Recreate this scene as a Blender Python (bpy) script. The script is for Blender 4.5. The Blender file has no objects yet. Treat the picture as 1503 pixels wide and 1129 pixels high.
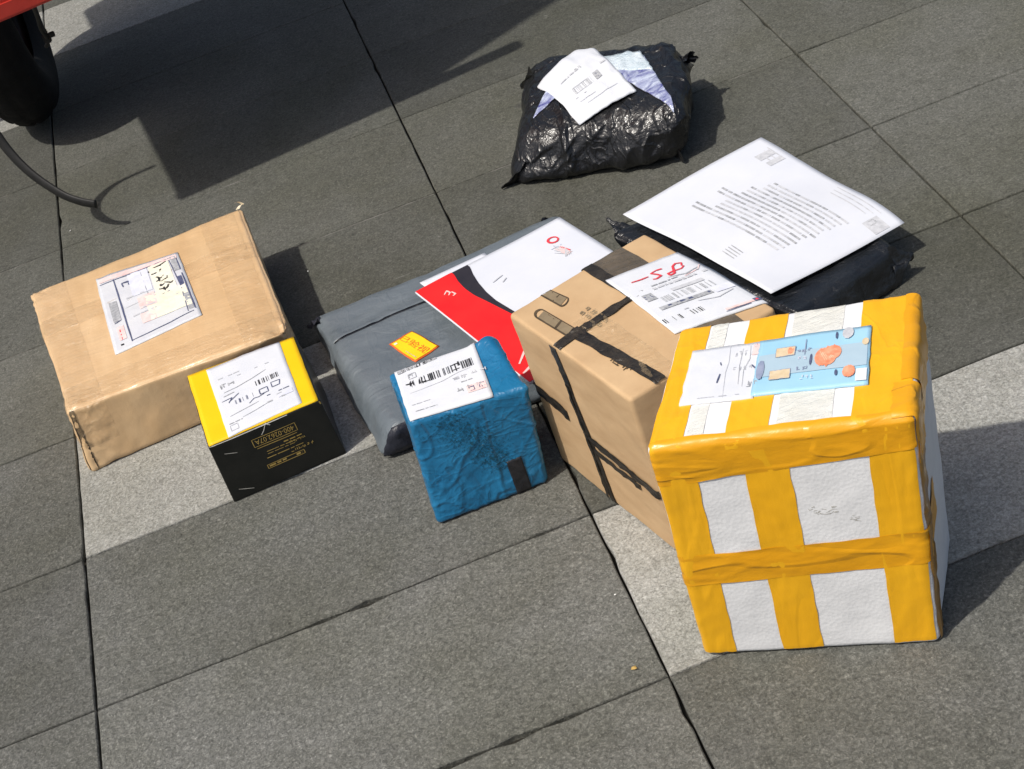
import bpy, math, random
import numpy as np
from mathutils import Vector, Matrix, noise
random.seed(7)
sc = bpy.context.scene
col = sc.collection
# ------------------------------------------------------------------ camera
F_PX, CX, CY = 2500.92, 751.5, 564.5
CAM = np.array([0.48001917, -2.85186765, 1.27977878])
R = np.array([[0.93000758, -0.24945914, -0.26991858],
              [-0.36461277, -0.53368485, -0.76304522],
              [0.04629715, 0.8080536, -0.58728694]])
cd = bpy.data.cameras.new('camera'); cam = bpy.data.objects.new('camera', cd); col.objects.link(cam)
cd.sensor_fit = 'HORIZONTAL'; cd.sensor_width = 36.0; cd.lens = F_PX/1503*36
cd.clip_start = .02; cd.clip_end = 500
m = Matrix.Identity(4)
for k in range(3):
    m[k][0] = R[0][k]; m[k][1] = -R[1][k]; m[k][2] = -R[2][k]; m[k][3] = CAM[k]
cam.matrix_world = m
sc.camera = cam
sc.render.resolution_x = 1024; sc.render.resolution_y = 769
# ------------------------------------------------------------------ light
SUN_AZ, SUN_EL = 66.0, 60.0          # direction the light travels (from +y towards +x), elevation
w = bpy.data.worlds.new('World'); sc.world = w; w.use_nodes = True
nt = w.node_tree; nt.nodes.clear()
sky = nt.nodes.new('ShaderNodeTexSky'); sky.sky_type = 'NISHITA'; sky.sun_disc = False
sky.sun_elevation = math.radians(SUN_EL); sky.sun_rotation = math.radians(180+SUN_AZ)
sky.air_density = 1.0; sky.dust_density = 4.0; sky.ozone_density = .2
bg = nt.nodes.new('ShaderNodeBackground'); bg.inputs[1].default_value = .105
wo = nt.nodes.new('ShaderNodeOutputWorld')
nt.links.new(sky.outputs[0], bg.inputs[0]); nt.links.new(bg.outputs[0], wo.inputs[0])
sl = bpy.data.lights.new('sun', 'SUN'); sl.energy = 3.8; sl.angle = math.radians(1.2); sl.color = (1, .955, .88)
so = bpy.data.objects.new('sun', sl); col.objects.link(so)
a, e = math.radians(SUN_AZ), math.radians(SUN_EL)
so.rotation_euler = Vector((math.sin(a)*math.cos(e), math.cos(a)*math.cos(e), -math.sin(e))).to_track_quat('-Z', 'Y').to_euler()
so.location = (-2, -2, 4)
vs = sc.view_settings; vs.view_transform = 'Standard'; vs.look = 'None'; vs.exposure = -0.10; vs.gamma = 1; vs.use_curve_mapping = False

def at(x, y, z):
    d = R.T @ np.array([(x-CX)/F_PX, (y-CY)/F_PX, 1.0])
    q = CAM + d*(z-CAM[2])/d[2]
    return Vector(q)

# ------------------------------------------------------------------ materials
MATS = {}
def ramp(nt, fac, stops):
    r = nt.nodes.new('ShaderNodeValToRGB')
    while len(r.color_ramp.elements) < len(stops): r.color_ramp.elements.new(.5)
    for el, (p, c) in zip(r.color_ramp.elements, stops):
        el.position = p; el.color = (*c, 1) if len(c) == 3 else c
    nt.links.new(fac, r.inputs[0]); return r.outputs[0]
def tex(nt, kind, scale, detail=4, rough=.55, vec=None, stretch=None, feature=None, dist=0):
    if vec is None:
        tc = nt.nodes.new('ShaderNodeTexCoord'); vec = tc.outputs['Object']
    if stretch:
        mp = nt.nodes.new('ShaderNodeMapping'); nt.links.new(vec, mp.inputs[0])
        mp.inputs['Scale'].default_value = stretch[:3]
        if len(stretch) > 3: mp.inputs['Rotation'].default_value = (0, 0, stretch[3])
        vec = mp.outputs[0]
    if kind == 'noise':
        n = nt.nodes.new('ShaderNodeTexNoise'); n.inputs['Scale'].default_value = scale
        n.inputs['Detail'].default_value = detail; n.inputs['Roughness'].default_value = rough
        n.inputs['Distortion'].default_value = dist
        nt.links.new(vec, n.inputs['Vector']); return n.outputs[0]
    v = nt.nodes.new('ShaderNodeTexVoronoi'); v.inputs['Scale'].default_value = scale
    if feature: v.feature = feature
    nt.links.new(vec, v.inputs['Vector']); return v.outputs['Distance']
def mix(nt, fac, c1, c2, mode='MIX'):
    n = nt.nodes.new('ShaderNodeMix'); n.data_type = 'RGBA'; n.blend_type = mode
    for sock, v in ((n.inputs[0], fac), (n.inputs[6], c1), (n.inputs[7], c2)):
        if isinstance(v, bpy.types.NodeSocket): nt.links.new(v, sock)
        elif isinstance(v, (int, float)): sock.default_value = v
        else: sock.default_value = (*v, 1)
    return n.outputs[2]
def bump(nt, height, strength, dist, normal=None):
    b = nt.nodes.new('ShaderNodeBump'); b.inputs['Strength'].default_value = strength; b.inputs['Distance'].default_value = dist
    nt.links.new(height, b.inputs['Height'])
    if normal is not None: nt.links.new(normal, b.inputs['Normal'])
    return b.outputs[0]
def mat(name, c1, c2=None, ns=30, rough=.6, spec=.4, stretch=None, bumps=(), coat=0, coat_rough=.15, metal=0, dist=0, alpha=1, rough2=None, trans=0):
    if name in MATS: return MATS[name]
    M = bpy.data.materials.new(name); M.use_nodes = True; nt = M.node_tree
    b = nt.nodes['Principled BSDF']
    b.inputs['Roughness'].default_value = rough; b.inputs['Specular IOR Level'].default_value = spec
    b.inputs['Metallic'].default_value = metal; b.inputs['Coat Weight'].default_value = coat; b.inputs['Coat Roughness'].default_value = coat_rough
    b.inputs['Alpha'].default_value = alpha
    if c2:
        n = tex(nt, 'noise', ns, 5, .6, stretch=stretch, dist=dist)
        nt.links.new(ramp(nt, n, [(.32, c1), (.68, c2)]), b.inputs['Base Color'])
        if rough2 is not None:
            mr = nt.nodes.new('ShaderNodeMapRange'); mr.inputs['From Min'].default_value = .3; mr.inputs['From Max'].default_value = .7
            mr.inputs['To Min'].default_value = rough; mr.inputs['To Max'].default_value = rough2
            nt.links.new(n, mr.inputs['Value']); nt.links.new(mr.outputs[0], b.inputs['Roughness'])
    else: b.inputs['Base Color'].default_value = (*c1, 1)
    nrm = None
    for kind, s, st, d, sx in bumps:
        if kind == 'crease':
            h = ramp(nt, tex(nt, 'noise', s, 2, .45, stretch=sx, dist=.8), [(.40, (0, 0, 0)), (.495, (1, 1, 1)), (.505, (1, 1, 1)), (.53, (.25,)*3), (.62, (0, 0, 0))])
        else: h = tex(nt, kind, s, 5, .6, stretch=sx, dist=.4 if kind == 'noise' else 0)
        nrm = bump(nt, h, st, d, nrm)
    if nrm is not None:
        nt.links.new(nrm, b.inputs['Normal'])
        if coat: nt.links.new(nrm, b.inputs['Coat Normal'])
    MATS[name] = M; return M

def stone(name, dark, light, fleck, olive=.5, grain=1.0):
    M = bpy.data.materials.new(name); M.use_nodes = True; nt = M.node_tree; b = nt.nodes['Principled BSDF']
    geo = nt.nodes.new('ShaderNodeNewGeometry'); P = geo.outputs['Position']
    oi = nt.nodes.new('ShaderNodeObjectInfo')
    big = tex(nt, 'noise', 3.2, 6, .62, P)
    mid = tex(nt, 'noise', 26, 6, .7, P)
    fine = tex(nt, 'noise', 330, 3, .75, P)
    grn = tex(nt, 'noise', 190, 4, .75, P, dist=.9)
    coarse = tex(nt, 'noise', 70, 5, .7, P, dist=.5)
    c = ramp(nt, grn, [(.30, tuple(x*.62 for x in dark)), (.47, dark), (.60, light), (.78, fleck)])
    c = mix(nt, ramp(nt, fine, [(.36, (0, 0, 0)), (.5, (.5,)*3), (.66, (1, 1, 1))]), mix(nt, 1.0, c, (.66, .66, .66), 'MULTIPLY'), c)
    c = mix(nt, ramp(nt, fine, [(.60, (0, 0, 0)), (.72, (.7,)*3)]), c, fleck)
    c = mix(nt, ramp(nt, coarse, [(.34, (.55,)*3), (.50, (0,)*3)]), c, mix(nt, 1.0, c, (.74, .74, .74), 'MULTIPLY'))
    c = mix(nt, ramp(nt, mid, [(.38, (.55,)*3), (.62, (0,)*3)]), c, mix(nt, 1.0, c, (.78, .79, .77), 'MULTIPLY'))
    c = mix(nt, ramp(nt, big, [(.42, (0,)*3), (.66, (olive,)*3)]), c, mix(nt, 1.0, c, (.80, .80, .70), 'MULTIPLY'))
    # each slab its own tone
    tone = nt.nodes.new('ShaderNodeMapRange'); tone.inputs['To Min'].default_value = .80; tone.inputs['To Max'].default_value = 1.16
    nt.links.new(oi.outputs['Random'], tone.inputs['Value'])
    cmb = nt.nodes.new('ShaderNodeCombineColor')
    for k in range(3): nt.links.new(tone.outputs[0], cmb.inputs[k])
    c = mix(nt, 1.0, c, cmb.outputs[0], 'MULTIPLY')
    # pale scuffs and dark stains with a shape of their own
    sc1 = tex(nt, 'noise', 60, 3, .7, P, stretch=(.12, 1.3, 1, .35))
    c = mix(nt, ramp(nt, sc1, [(.715, (0,)*3), (.78, (.45,)*3)]), c, (.34, .34, .32))
    st = tex(nt, 'noise', 11, 6, .75, P, dist=.8)
    c = mix(nt, ramp(nt, st, [(.60, (0,)*3), (.74, (.42,)*3)]), c, mix(nt, 1.0, c, (.5, .5, .47), 'MULTIPLY'))
    # wide soiled patches, gum spots and pale dust
    pt = tex(nt, 'noise', 1.7, 7, .66, P, dist=1.2)
    c = mix(nt, ramp(nt, pt, [(.40, (.55,)*3), (.56, (0,)*3)]), c, mix(nt, 1.0, c, (.74, .73, .69), 'MULTIPLY'))
    gum = tex(nt, 'voronoi', 5.5, vec=P)
    c = mix(nt, ramp(nt, gum, [(.030, (.55,)*3), (.05, (0,)*3)]), c, (.055, .054, .05))
    du = tex(nt, 'noise', 34, 6, .8, P, dist=1.5)
    c = mix(nt, ramp(nt, du, [(.62, (0,)*3), (.76, (.30,)*3)]), c, (.40, .395, .37))
    nt.links.new(c, b.inputs['Base Color'])
    b.inputs['Roughness'].default_value = .82; b.inputs['Specular IOR Level'].default_value = .3
    n1 = bump(nt, coarse, .6*grain, .0045, bump(nt, grn, .8*grain, .0030))
    n2 = bump(nt, fine, .6*grain, .0011, n1)
    vor = tex(nt, 'voronoi', 120, vec=P)
    n3 = bump(nt, vor, .35*grain, .0016, n2)
    nt.links.new(n3, b.inputs['Normal'])
    return M
M_DARK = stone('granite_grey', (.165, .166, .152), (.232, .232, .214), (.41, .408, .38), .6, .9)
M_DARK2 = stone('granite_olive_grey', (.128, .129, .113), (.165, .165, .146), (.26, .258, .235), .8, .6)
M_LIGHT = stone('granite_pale', (.38, .375, .345), (.49, .485, .455), (.58, .58, .555), .25, .9)
M_JOINT = mat('joint_sand', (.016, .015, .013), (.035, .033, .028), 60, .95, .1)
M_JOINT2 = mat('joint_mortar', (.05, .048, .042), (.19, .185, .17), 25, .95, .1)

# ------------------------------------------------------------------ object helpers
def link(name, me, parent=None, loc=None):
    o = bpy.data.objects.new(name, me); col.objects.link(o)
    if parent is not None: o.parent = parent
    if loc is not None: o.location = loc
    return o
def mesh_obj(name, V, Fc, mats, parent=None, origin=Vector((0, 0, 0)), smooth=True, mi=None):
    me = bpy.data.meshes.new(name)
    me.from_pydata([tuple(Vector(v)-origin) for v in V], [], Fc)
    for mm in (mats if isinstance(mats, (list, tuple)) else [mats]): me.materials.append(mm)
    if mi is not None: me.polygons.foreach_set('material_index', mi)
    me.polygons.foreach_set('use_smooth', [smooth]*len(me.polygons))
    me.update()
    return link(name, me, parent)
def thing(name, label, cat, loc, group=None):
    o = bpy.data.objects.new(name, None); col.objects.link(o); o.location = loc; o.empty_display_size = .05
    o['label'] = label; o['category'] = cat
    if group: o['group'] = group
    return o
def tag(o, label, cat, group=None):
    o['label'] = label; o['category'] = cat
    if group: o['group'] = group
def fb(p, s, seed=0, oc=3):
    return noise.fractal(Vector((p[0]*s+seed*7.3, p[1]*s-seed*3.1, p[2]*s+seed*1.7)), .9, 2.1, oc)
def rdg(p, s, seed=0):
    v = Vector((p[0]*s+seed*5.7, p[1]*s+seed*2.3, p[2]*s-seed*4.1))
    v = v + .5*noise.noise_vector(v*.7)
    return 1-abs(noise.noise(v))*2.2
def cells(p, s, seed=0):
    v = Vector((p[0]*s+seed*5.7, p[1]*s+seed*2.3, p[2]*s-seed*4.1))
    v = v+.35*noise.noise_vector(v*.8)
    d, _ = noise.voronoi(v)
    return d[0]

# ------------------------------------------------------------------ parcels
def axis(L, r, n):
    h = L/2
    return sorted(set([round(x, 6) for x in list(np.linspace(-h, -h+r, 6))+list(np.linspace(-h+r, h-r, n))+list(np.linspace(h-r, h, 6))]))
class Parcel:
    def __init__(s, name, label, cat, top, bot, dims, r, disp, mat, n=(40, 40, 30), part='carton', group=None):
        s.c = {}
        for k, v in top.items(): s.c[(k[0], k[1], 1)] = Vector(v)
        for k, v in bot.items(): s.c[(k[0], k[1], 0)] = Vector(v)
        s.d = dims; s.r = r; s.disp = disp
        s.o = sum((s.c[(i, j, 0)] for i in (0, 1) for j in (0, 1)), Vector())/4; s.o.z = 0
        s.root = thing(name, label, cat, s.o, group)
        V, Fc, idx = [], [], {}
        ax = [axis(dims[0], r, n[0]), axis(dims[1], r, n[1]), axis(dims[2], r, n[2])]
        def vid(p):
            k = tuple(round(x, 6) for x in p)
            if k not in idx: idx[k] = len(V); V.append(s.S((p[0], p[1], p[2]+dims[2]/2)))
            return idx[k]
        for A, B_, C_ in ((0, 1, 2), (1, 2, 0), (2, 0, 1)):
            for sg in (-1, 1):
                for i in range(len(ax[A])-1):
                    for j in range(len(ax[B_])-1):
                        q = []
                        for di, dj in ((0, 0), (1, 0), (1, 1), (0, 1)):
                            p = [0, 0, 0]; p[A] = ax[A][i+di]; p[B_] = ax[B_][j+dj]; p[C_] = sg*dims[C_]/2
                            q.append(vid(p))
                        Fc.append(q if sg > 0 else q[::-1])
        s.body = mesh_obj(part, V, Fc, mat, s.root, s.o)
    def S(s, p, off=0.0):
        W, D, H = s.d; r = s.r
        i = Vector((min(max(p[0], -W/2+r), W/2-r), min(max(p[1], -D/2+r), D/2-r), min(max(p[2], r), H-r)))
        v = Vector(p)-i; n = v.normalized(); q = i+n*r
        q = q+n*(s.disp(q, n)+off)
        u = (q.x/W+.5, q.y/D+.5, q.z/H)
        o = Vector()
        for a_ in (0, 1):
            for b_ in (0, 1):
                for c_ in (0, 1):
                    o += s.c[(a_, b_, c_)]*((u[0] if a_ else 1-u[0])*(u[1] if b_ else 1-u[1])*(u[2] if c_ else 1-u[2]))
        if o.z < .0008: o.z = .0008
        return o
    def top_uv(s, P):
        a_, b_, c_, d_ = (s.c[k].xy for k in ((0, 0, 1), (1, 0, 1), (1, 1, 1), (0, 1, 1)))
        u = v = .5
        for _ in range(30):
            f = a_*(1-u)*(1-v)+b_*u*(1-v)+c_*u*v+d_*(1-u)*v-P.xy
            fu = (b_-a_)*(1-v)+(c_-d_)*v; fv = (d_-a_)*(1-u)+(c_-b_)*u
            det = fu.x*fv.y-fu.y*fv.x
            u -= (f.x*fv.y-f.y*fv.x)/det; v -= (fu.x*f.y-fu.y*f.x)/det
        return u, v
    def top_patch(s, px, z):
        """px: 4 photo pixels (TL, TR, BR, BL of the label as it lies) -> map(u,v,off)"""
        k = [s.top_uv(at(x, y, z)) for x, y in px]
        W, D, H = s.d
        def f(u, v, off=0.0):
            q = [k[0][t]*(1-u)*(1-v)+k[1][t]*u*(1-v)+k[2][t]*u*v+k[3][t]*(1-u)*v for t in (0, 1)]
            return s.S(((q[0]-.5)*W, (q[1]-.5)*D, H), off)
        return f
    def face_patch(s, face, x0, x1, z0, z1):
        W, D, H = s.d
        def f(u, v, off=0.0):      # u left->right, v top->bottom, in fractions of the front face
            if face == 'front': return s.S(((x0+(x1-x0)*u-.5)*W, -D/2, (z1+(z0-z1)*v)*H), off)
            if face == 'left': return s.S((-W/2, (.5-(x0+(x1-x0)*u))*D, (z1+(z0-z1)*v)*H), off)
            return s.S((W/2, ((x0+(x1-x0)*u)-.5)*D, (z1+(z0-z1)*v)*H), off)
        return f
    def loop(s, kind, q, t):
        """point on the unrounded box: walk q along the loop (0 = top middle / front middle), t across"""
        W, D, H = s.d
        if kind == 'yz':           # over the top, down the front (q>0) or down the back (q<0); t = x
            if abs(q) <= D/2: return (t, -q, H)
            z = H-(abs(q)-D/2); return (t, -D/2 if q > 0 else D/2, z)
        if kind == 'xz':           # over the top, down the right (q>0) or left (q<0); t = y
            if abs(q) <= W/2: return (q, t, H)
            return (W/2 if q > 0 else -W/2, t, H-(abs(q)-W/2))
        if abs(q) <= W/2: return (q, -D/2, t)          # 'xy' round the sides, t = z
        e_ = abs(q)-W/2
        return (W/2 if q > 0 else -W/2, -D/2+e_, t)
    def strip(s, name, kind, q0, q1, t0, t1, off, mat, wob=.0012, seed=0, skew=0, wr=0.0, wrs=60, nt_=10, step=.003, end=None):
        ns = max(2, int(abs(q1-q0)/step)); V, Fc = [], []
        for i in range(ns+1):
            q = q0+(q1-q0)*i/ns
            for j in range(nt_+1):
                tt = j/nt_
                e0 = t0+skew*(q-q0)+wob*noise.noise(Vector((q*45, seed*3.1, 0)))
                e1 = t1+skew*(q-q0)+wob*noise.noise(Vector((q*45, seed*3.1+9, 4)))
                if end:
                    kk = min(1, max(0, (q+s.d[1]/2)/(s.d[1]+s.d[2]))); e0 += (end[0]-t0)*kk; e1 += (end[1]-t1)*kk
                t = e0+(e1-e0)*tt
                qq = q+ (wob*1.2*noise.noise(Vector((tt*6, seed, 2))) if i in (0, ns) else 0)
                p = s.loop(kind, qq, t)
                extra = 0
                if wr:
                    g = Vector((q*wrs*.25+seed*4, t*wrs, seed))
                    extra = wr*max(0, 1-abs(noise.noise(g+.6*noise.noise_vector(g*.6)))*5)
                V.append(s.S(p, off+extra))
        for i in range(ns):
            for j in range(nt_):
                a_ = i*(nt_+1)+j; Fc.append((a_, a_+1, a_+nt_+2, a_+nt_+1))
        return mesh_obj(name, V, Fc, mat, s.root, s.o)

def patch(name, f, nu, nv, off, mat, parent, origin, thick=.0004, jag=0.0, seed=0):
    V, Fc = [], []
    def uv(i, j):
        u, v = i/nu, j/nv
        if jag:
            if i in (0, nu): u += jag*noise.noise(Vector((v*7, seed, i)))
            if j in (0, nv): v += jag*noise.noise(Vector((u*7, seed+5, j)))
        return u, v
    for j in range(nv+1):
        for i in range(nu+1): V.append(f(*uv(i, j), off))
    for j in range(nv):
        for i in range(nu):
            a_ = j*(nu+1)+i; Fc.append((a_, a_+nu+1, a_+nu+2, a_+1))
    ring = [(i, 0) for i in range(nu)]+[(nu, j) for j in range(nv)]+[(i, nv) for i in range(nu, 0, -1)]+[(0, j) for j in range(nv, 0, -1)]
    b0 = len(V)
    for i, j in ring: V.append(f(*uv(i, j), off-thick))
    for k in range(len(ring)):
        i, j = ring[k]; i2, j2 = ring[(k+1) % len(ring)]
        Fc.append((j*(nu+1)+i, j2*(nu+1)+i2, b0+(k+1) % len(ring), b0+k))
    return mesh_obj(name, V, Fc, mat, parent, origin)

# flat print --------------------------------------------------------
INK = mat('ink_black', (.02, .02, .022), rough=.6)
INKG = mat('ink_grey', (.26, .27, .29), (.5, .51, .53), 220, .6)
INKL = mat('ink_pale_grey', (.45, .46, .49), (.62, .63, .66), 160, .6)
INKN = mat('ink_navy', (.05, .06, .12), (.12, .14, .24), 200, .6)
INKR = mat('ink_red', (.70, .05, .07), rough=.6)
INKP = mat('ink_pink', (.80, .52, .50), (.82, .68, .66), 90, .7)
INKY = mat('ink_cream', (.80, .76, .58), (.82, .80, .70), 60, .7)
INKV = mat('ink_lilac', (.60, .62, .74), (.72, .74, .82), 60, .7)
GOLD = mat('ink_gold', (.48, .33, .09), (.62, .45, .15), 80, .35, .5, metal=.4)
class Print:
    def __init__(s, f, aspect, off): s.f, s.a, s.off = f, aspect, off; s.V, s.F, s.mi, s.mats = [], [], [], []
    def m(s, M):
        if M not in s.mats: s.mats.append(M)
        return s.mats.index(M)
    def quadstrip(s, L, Rr, M):
        b = len(s.V)
        for (a_, c_) in zip(L, Rr): s.V += [s.f(*a_, s.off), s.f(*c_, s.off)]
        for k in range(len(L)-1): s.F.append((b+2*k, b+2*k+1, b+2*k+3, b+2*k+2)); s.mi.append(s.m(M))
    def rect(s, u0, v0, u1, v1, M, n=6):
        for j in range(n):
            va, vb = v0+(v1-v0)*j/n, v0+(v1-v0)*(j+1)/n
            us = [u0+(u1-u0)*k/n for k in range(n+1)]
            s.quadstrip([(u, va) for u in us], [(u, vb) for u in us], M)
    def line(s, pts, wd, M, n=5):
        P = []
        for k in range(len(pts)-1):
            for t in range(n): P.append(tuple(pts[k][i]+(pts[k+1][i]-pts[k][i])*t/n for i in (0, 1)))
        P.append(pts[-1])
        L, Rr = [], []
        for k in range(len(P)):
            a_, b_ = P[max(0, k-1)], P[min(len(P)-1, k+1)]
            dx, dy = (b_[0]-a_[0])*s.a, b_[1]-a_[1]; l = math.hypot(dx, dy) or 1
            nx, ny = -dy/l*wd/2/s.a, dx/l*wd/2
            tw = .55+.45*math.sin(math.pi*min(1, max(0, (k+.7)/(len(P)+.4))))
            L.append((P[k][0]+nx*tw, P[k][1]+ny*tw)); Rr.append((P[k][0]-nx*tw, P[k][1]-ny*tw))
        s.quadstrip(L, Rr, M)
    def frame(s, u0, v0, u1, v1, wd, M):
        for p in (((u0, v0), (u1, v0)), ((u1, v0), (u1, v1)), ((u1, v1), (u0, v1)), ((u0, v1), (u0, v0))): s.line(list(p), wd, M)
    def barcode(s, u0, v0, u1, v1, M, seed=1, fill=.5, vertical=False):
        rg = random.Random(seed)
        lo, hi = (v0, v1) if vertical else (u0, u1); x = lo
        while x < hi:
            wd = rg.choice((.004, .006, .010, .014))*.9
            if rg.random() < fill+.15:
                if vertical: s.rect(u0, x, u1, min(hi, x+wd), M, 2)
                else: s.rect(x, v0, min(hi, x+wd), v1, M, 2)
            x += wd+rg.choice((.004, .007, .012))
    def glyphs(s, u0, v0, u1, size, M, seed=1, wd=.007, dens=5):
        """a row of small illegible character-like clusters"""
        rg = random.Random(seed); u = u0; su = size/s.a
        while u < u1:
            for _ in range(dens):
                a_, b_ = rg.random(), rg.random()
                if rg.random() < .5: s.line([(u+a_*su*.3, v0+b_*size), (u+su*(.6+.3*a_), v0+b_*size+rg.uniform(-.1, .1)*size)], wd, M, 2)
                else: s.line([(u+a_*su*.9, v0+b_*size*.3), (u+a_*su*.9+rg.uniform(-.1, .1)*su, v0+size*(.6+.4*b_))], wd, M, 2)
            u += su*1.15
    def dashes(s, u0, v0, u1, hgt, M, seed=1, gap=.25):
        rg = random.Random(seed); u = u0
        while u < u1:
            l = rg.uniform(.03, .11)
            if rg.random() > gap: s.rect(u, v0, min(u1, u+l), v0+hgt*rg.uniform(.7, 1), M, 3)
            u += l+.012
    def text(s, st, u0, v0, height, M, rot=0, width=None):
        cu = bpy.data.curves.new('t', 'FONT'); cu.body = st; cu.resolution_u = 3
        ob = bpy.data.objects.new('t', cu); col.objects.link(ob)
        dg = bpy.context.evaluated_depsgraph_get(); me = bpy.data.meshes.new_from_object(ob.evaluated_get(dg))
        vs_ = [v.co.copy() for v in me.vertices]
        if vs_:
            x0, x1 = min(v.x for v in vs_), max(v.x for v in vs_); y0, y1 = min(v.y for v in vs_), max(v.y for v in vs_)
            k = height/(y1-y0); kx = width/(x1-x0) if width else k/s.a
            b = len(s.V)
            for v in vs_:
                uu, vv = (v.x-x0)*kx, (v.y-y0)*k
                tw, th = (x1-x0)*kx, height
                if rot == 180: uu, vv = tw-uu, th-vv
                s.V.append(s.f(u0+uu, v0+th-vv, s.off))
            for p in me.polygons: s.F.append([b+i for i in p.vertices]); s.mi.append(s.m(M))
        bpy.data.objects.remove(ob); bpy.data.meshes.remove(me); bpy.data.curves.remove(cu)
    def build(s, parent, origin, name='print'):
        o = mesh_obj(name, s.V, s.F, s.mats, parent, origin, False, s.mi); o['kind'] = 'stuff'; return o

PAPER = mat('label_paper', (.64, .665, .715), (.70, .715, .75), 40, .55, .35, bumps=[('noise', 55, .15, .002, None)])
PAPERP = mat('office_paper', (.63, .655, .72), (.68, .70, .75), 15, .7, .25)
SHINY = mat('label_paper_under_film', (.63, .65, .70), (.70, .715, .74), 30, .3, .45, coat=.35, bumps=[('noise', 70, .3, .002, None)])

# ------------------------------------------------------------------ ground and paving
def plane(name, x0, x1, y0, y1, z, M, kind='structure'):
    o = mesh_obj(name, [(x0, y0, z), (x1, y0, z), (x1, y1, z), (x0, y1, z)], [(0, 1, 2, 3)], M, smooth=False)
    o['kind'] = kind; return o
TW, TD = .6, .2761
def far_stone():
    M = M_DARK.copy(); M.name = 'granite_paving_far'; nt = M.node_tree
    b = nt.nodes['Principled BSDF']; src = b.inputs['Base Color'].links[0].from_socket
    geo = nt.nodes.new('ShaderNodeNewGeometry'); br = nt.nodes.new('ShaderNodeTexBrick')
    br.offset = 0; br.inputs['Scale'].default_value = 1; br.inputs['Brick Width'].default_value = TW; br.inputs['Row Height'].default_value = TD
    br.inputs['Mortar Size'].default_value = .002; br.inputs['Color1'].default_value = br.inputs['Color2'].default_value = (1, 1, 1, 1); br.inputs['Mortar'].default_value = (.15, .15, .15, 1)
    nt.links.new(geo.outputs['Position'], br.inputs['Vector'])
    nt.links.new(mix(nt, 1.0, src, br.outputs[0], 'MULTIPLY'), b.inputs['Base Color'])
    return M
plane('ground', -60, 60, -60, 60, -.022, far_stone())
I0, I1, J0, J1 = -3, 5, -9, 11
pav = bpy.data.objects.new('pavement', None); col.objects.link(pav); pav['kind'] = 'structure'
jb = mesh_obj('joint_bed', [(I0*TW, -J1*TD, -.009), (I1*TW, -J1*TD, -.009), (I1*TW, -J0*TD, -.009), (I0*TW, -J0*TD, -.009)], [(0, 1, 2, 3)], M_JOINT, pav, smooth=False)
LIGHT = {(0, 3), (1, 5), (-1, -3), (-1, -2), (0, -3)}
def slab(i, j):
    rg = random.Random(i*131+j*17+5)
    x0, x1 = i*TW, (i+1)*TW; y1, y0 = -j*TD, -(j+1)*TD
    ga, gb = .0013, .0014
    x0 += ga; x1 -= ga; y0 += gb; y1 -= gb
    z = rg.uniform(-.0006, .0003)
    per = []
    n1, n2 = 22, 11
    for k in range(n1): per.append((x0+(x1-x0)*k/n1, y0))
    for k in range(n2): per.append((x1, y0+(y1-y0)*k/n2))
    for k in range(n1): per.append((x1-(x1-x0)*k/n1, y1))
    for k in range(n2): per.append((x0, y1-(y1-y0)*k/n2))
    cx, cy = (x0+x1)/2, (y0+y1)/2
    V, Fc = [], []
    for (px_, py_) in per:
        jx = .0011*noise.noise(Vector((px_*60, py_*60, i+j*.3))); chip = max(0, noise.noise(Vector((px_*25, py_*25, 7+i)))-.34)*.016
        d = Vector((cx-px_, cy-py_, 0)).normalized()
        qx, qy = px_+d.x*(chip)+jx, py_+d.y*(chip)+jx
        V += [(qx, qy, -.02), (qx, qy, z-.0016), (qx+d.x*.0014, qy+d.y*.0014, z)]
    n = len(per)
    for k in range(n):
        a_, b_ = 3*k, 3*((k+1) % n)
        Fc += [(a_, b_, b_+1, a_+1), (a_+1, b_+1, b_+2, a_+2)]
    Fc.append([3*k+2 for k in range(n)])
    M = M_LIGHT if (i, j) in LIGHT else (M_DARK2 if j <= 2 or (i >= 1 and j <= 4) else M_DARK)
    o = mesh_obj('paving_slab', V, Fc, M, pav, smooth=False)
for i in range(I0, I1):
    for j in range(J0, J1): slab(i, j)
# mortar still filling some of the joints near the cart
def fill(x0, x1, y0, y1):
    V, Fc = [], []; n = 40; horiz = (x1-x0) > (y1-y0)
    for k in range(n+1):
        t = k/n
        zz = -.0012+.0012*noise.noise(Vector((t*20, x0*9, y0*9)))
        if horiz: x = x0+(x1-x0)*t; V += [(x, y0, zz), (x, y1, zz)]
        else: y = y0+(y1-y0)*t; V += [(x1, y, zz), (x0, y, zz)]
    for k in range(n): Fc.append((2*k, 2*k+2, 2*k+3, 2*k+1))
    mesh_obj('joint_mortar', V, Fc, M_JOINT2, pav, smooth=True)
for i in range(-1, 3):
    for j in (-1, 0, 1, 2):
        if (i, j) in ((2, 2), (1, 1)): continue
        fill(i*TW+.004, (i+1)*TW-.004, -j*TD-.0018, -j*TD+.0018)
fill(.604, .9, -4*TD-.0016, -4*TD+.0016)

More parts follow.
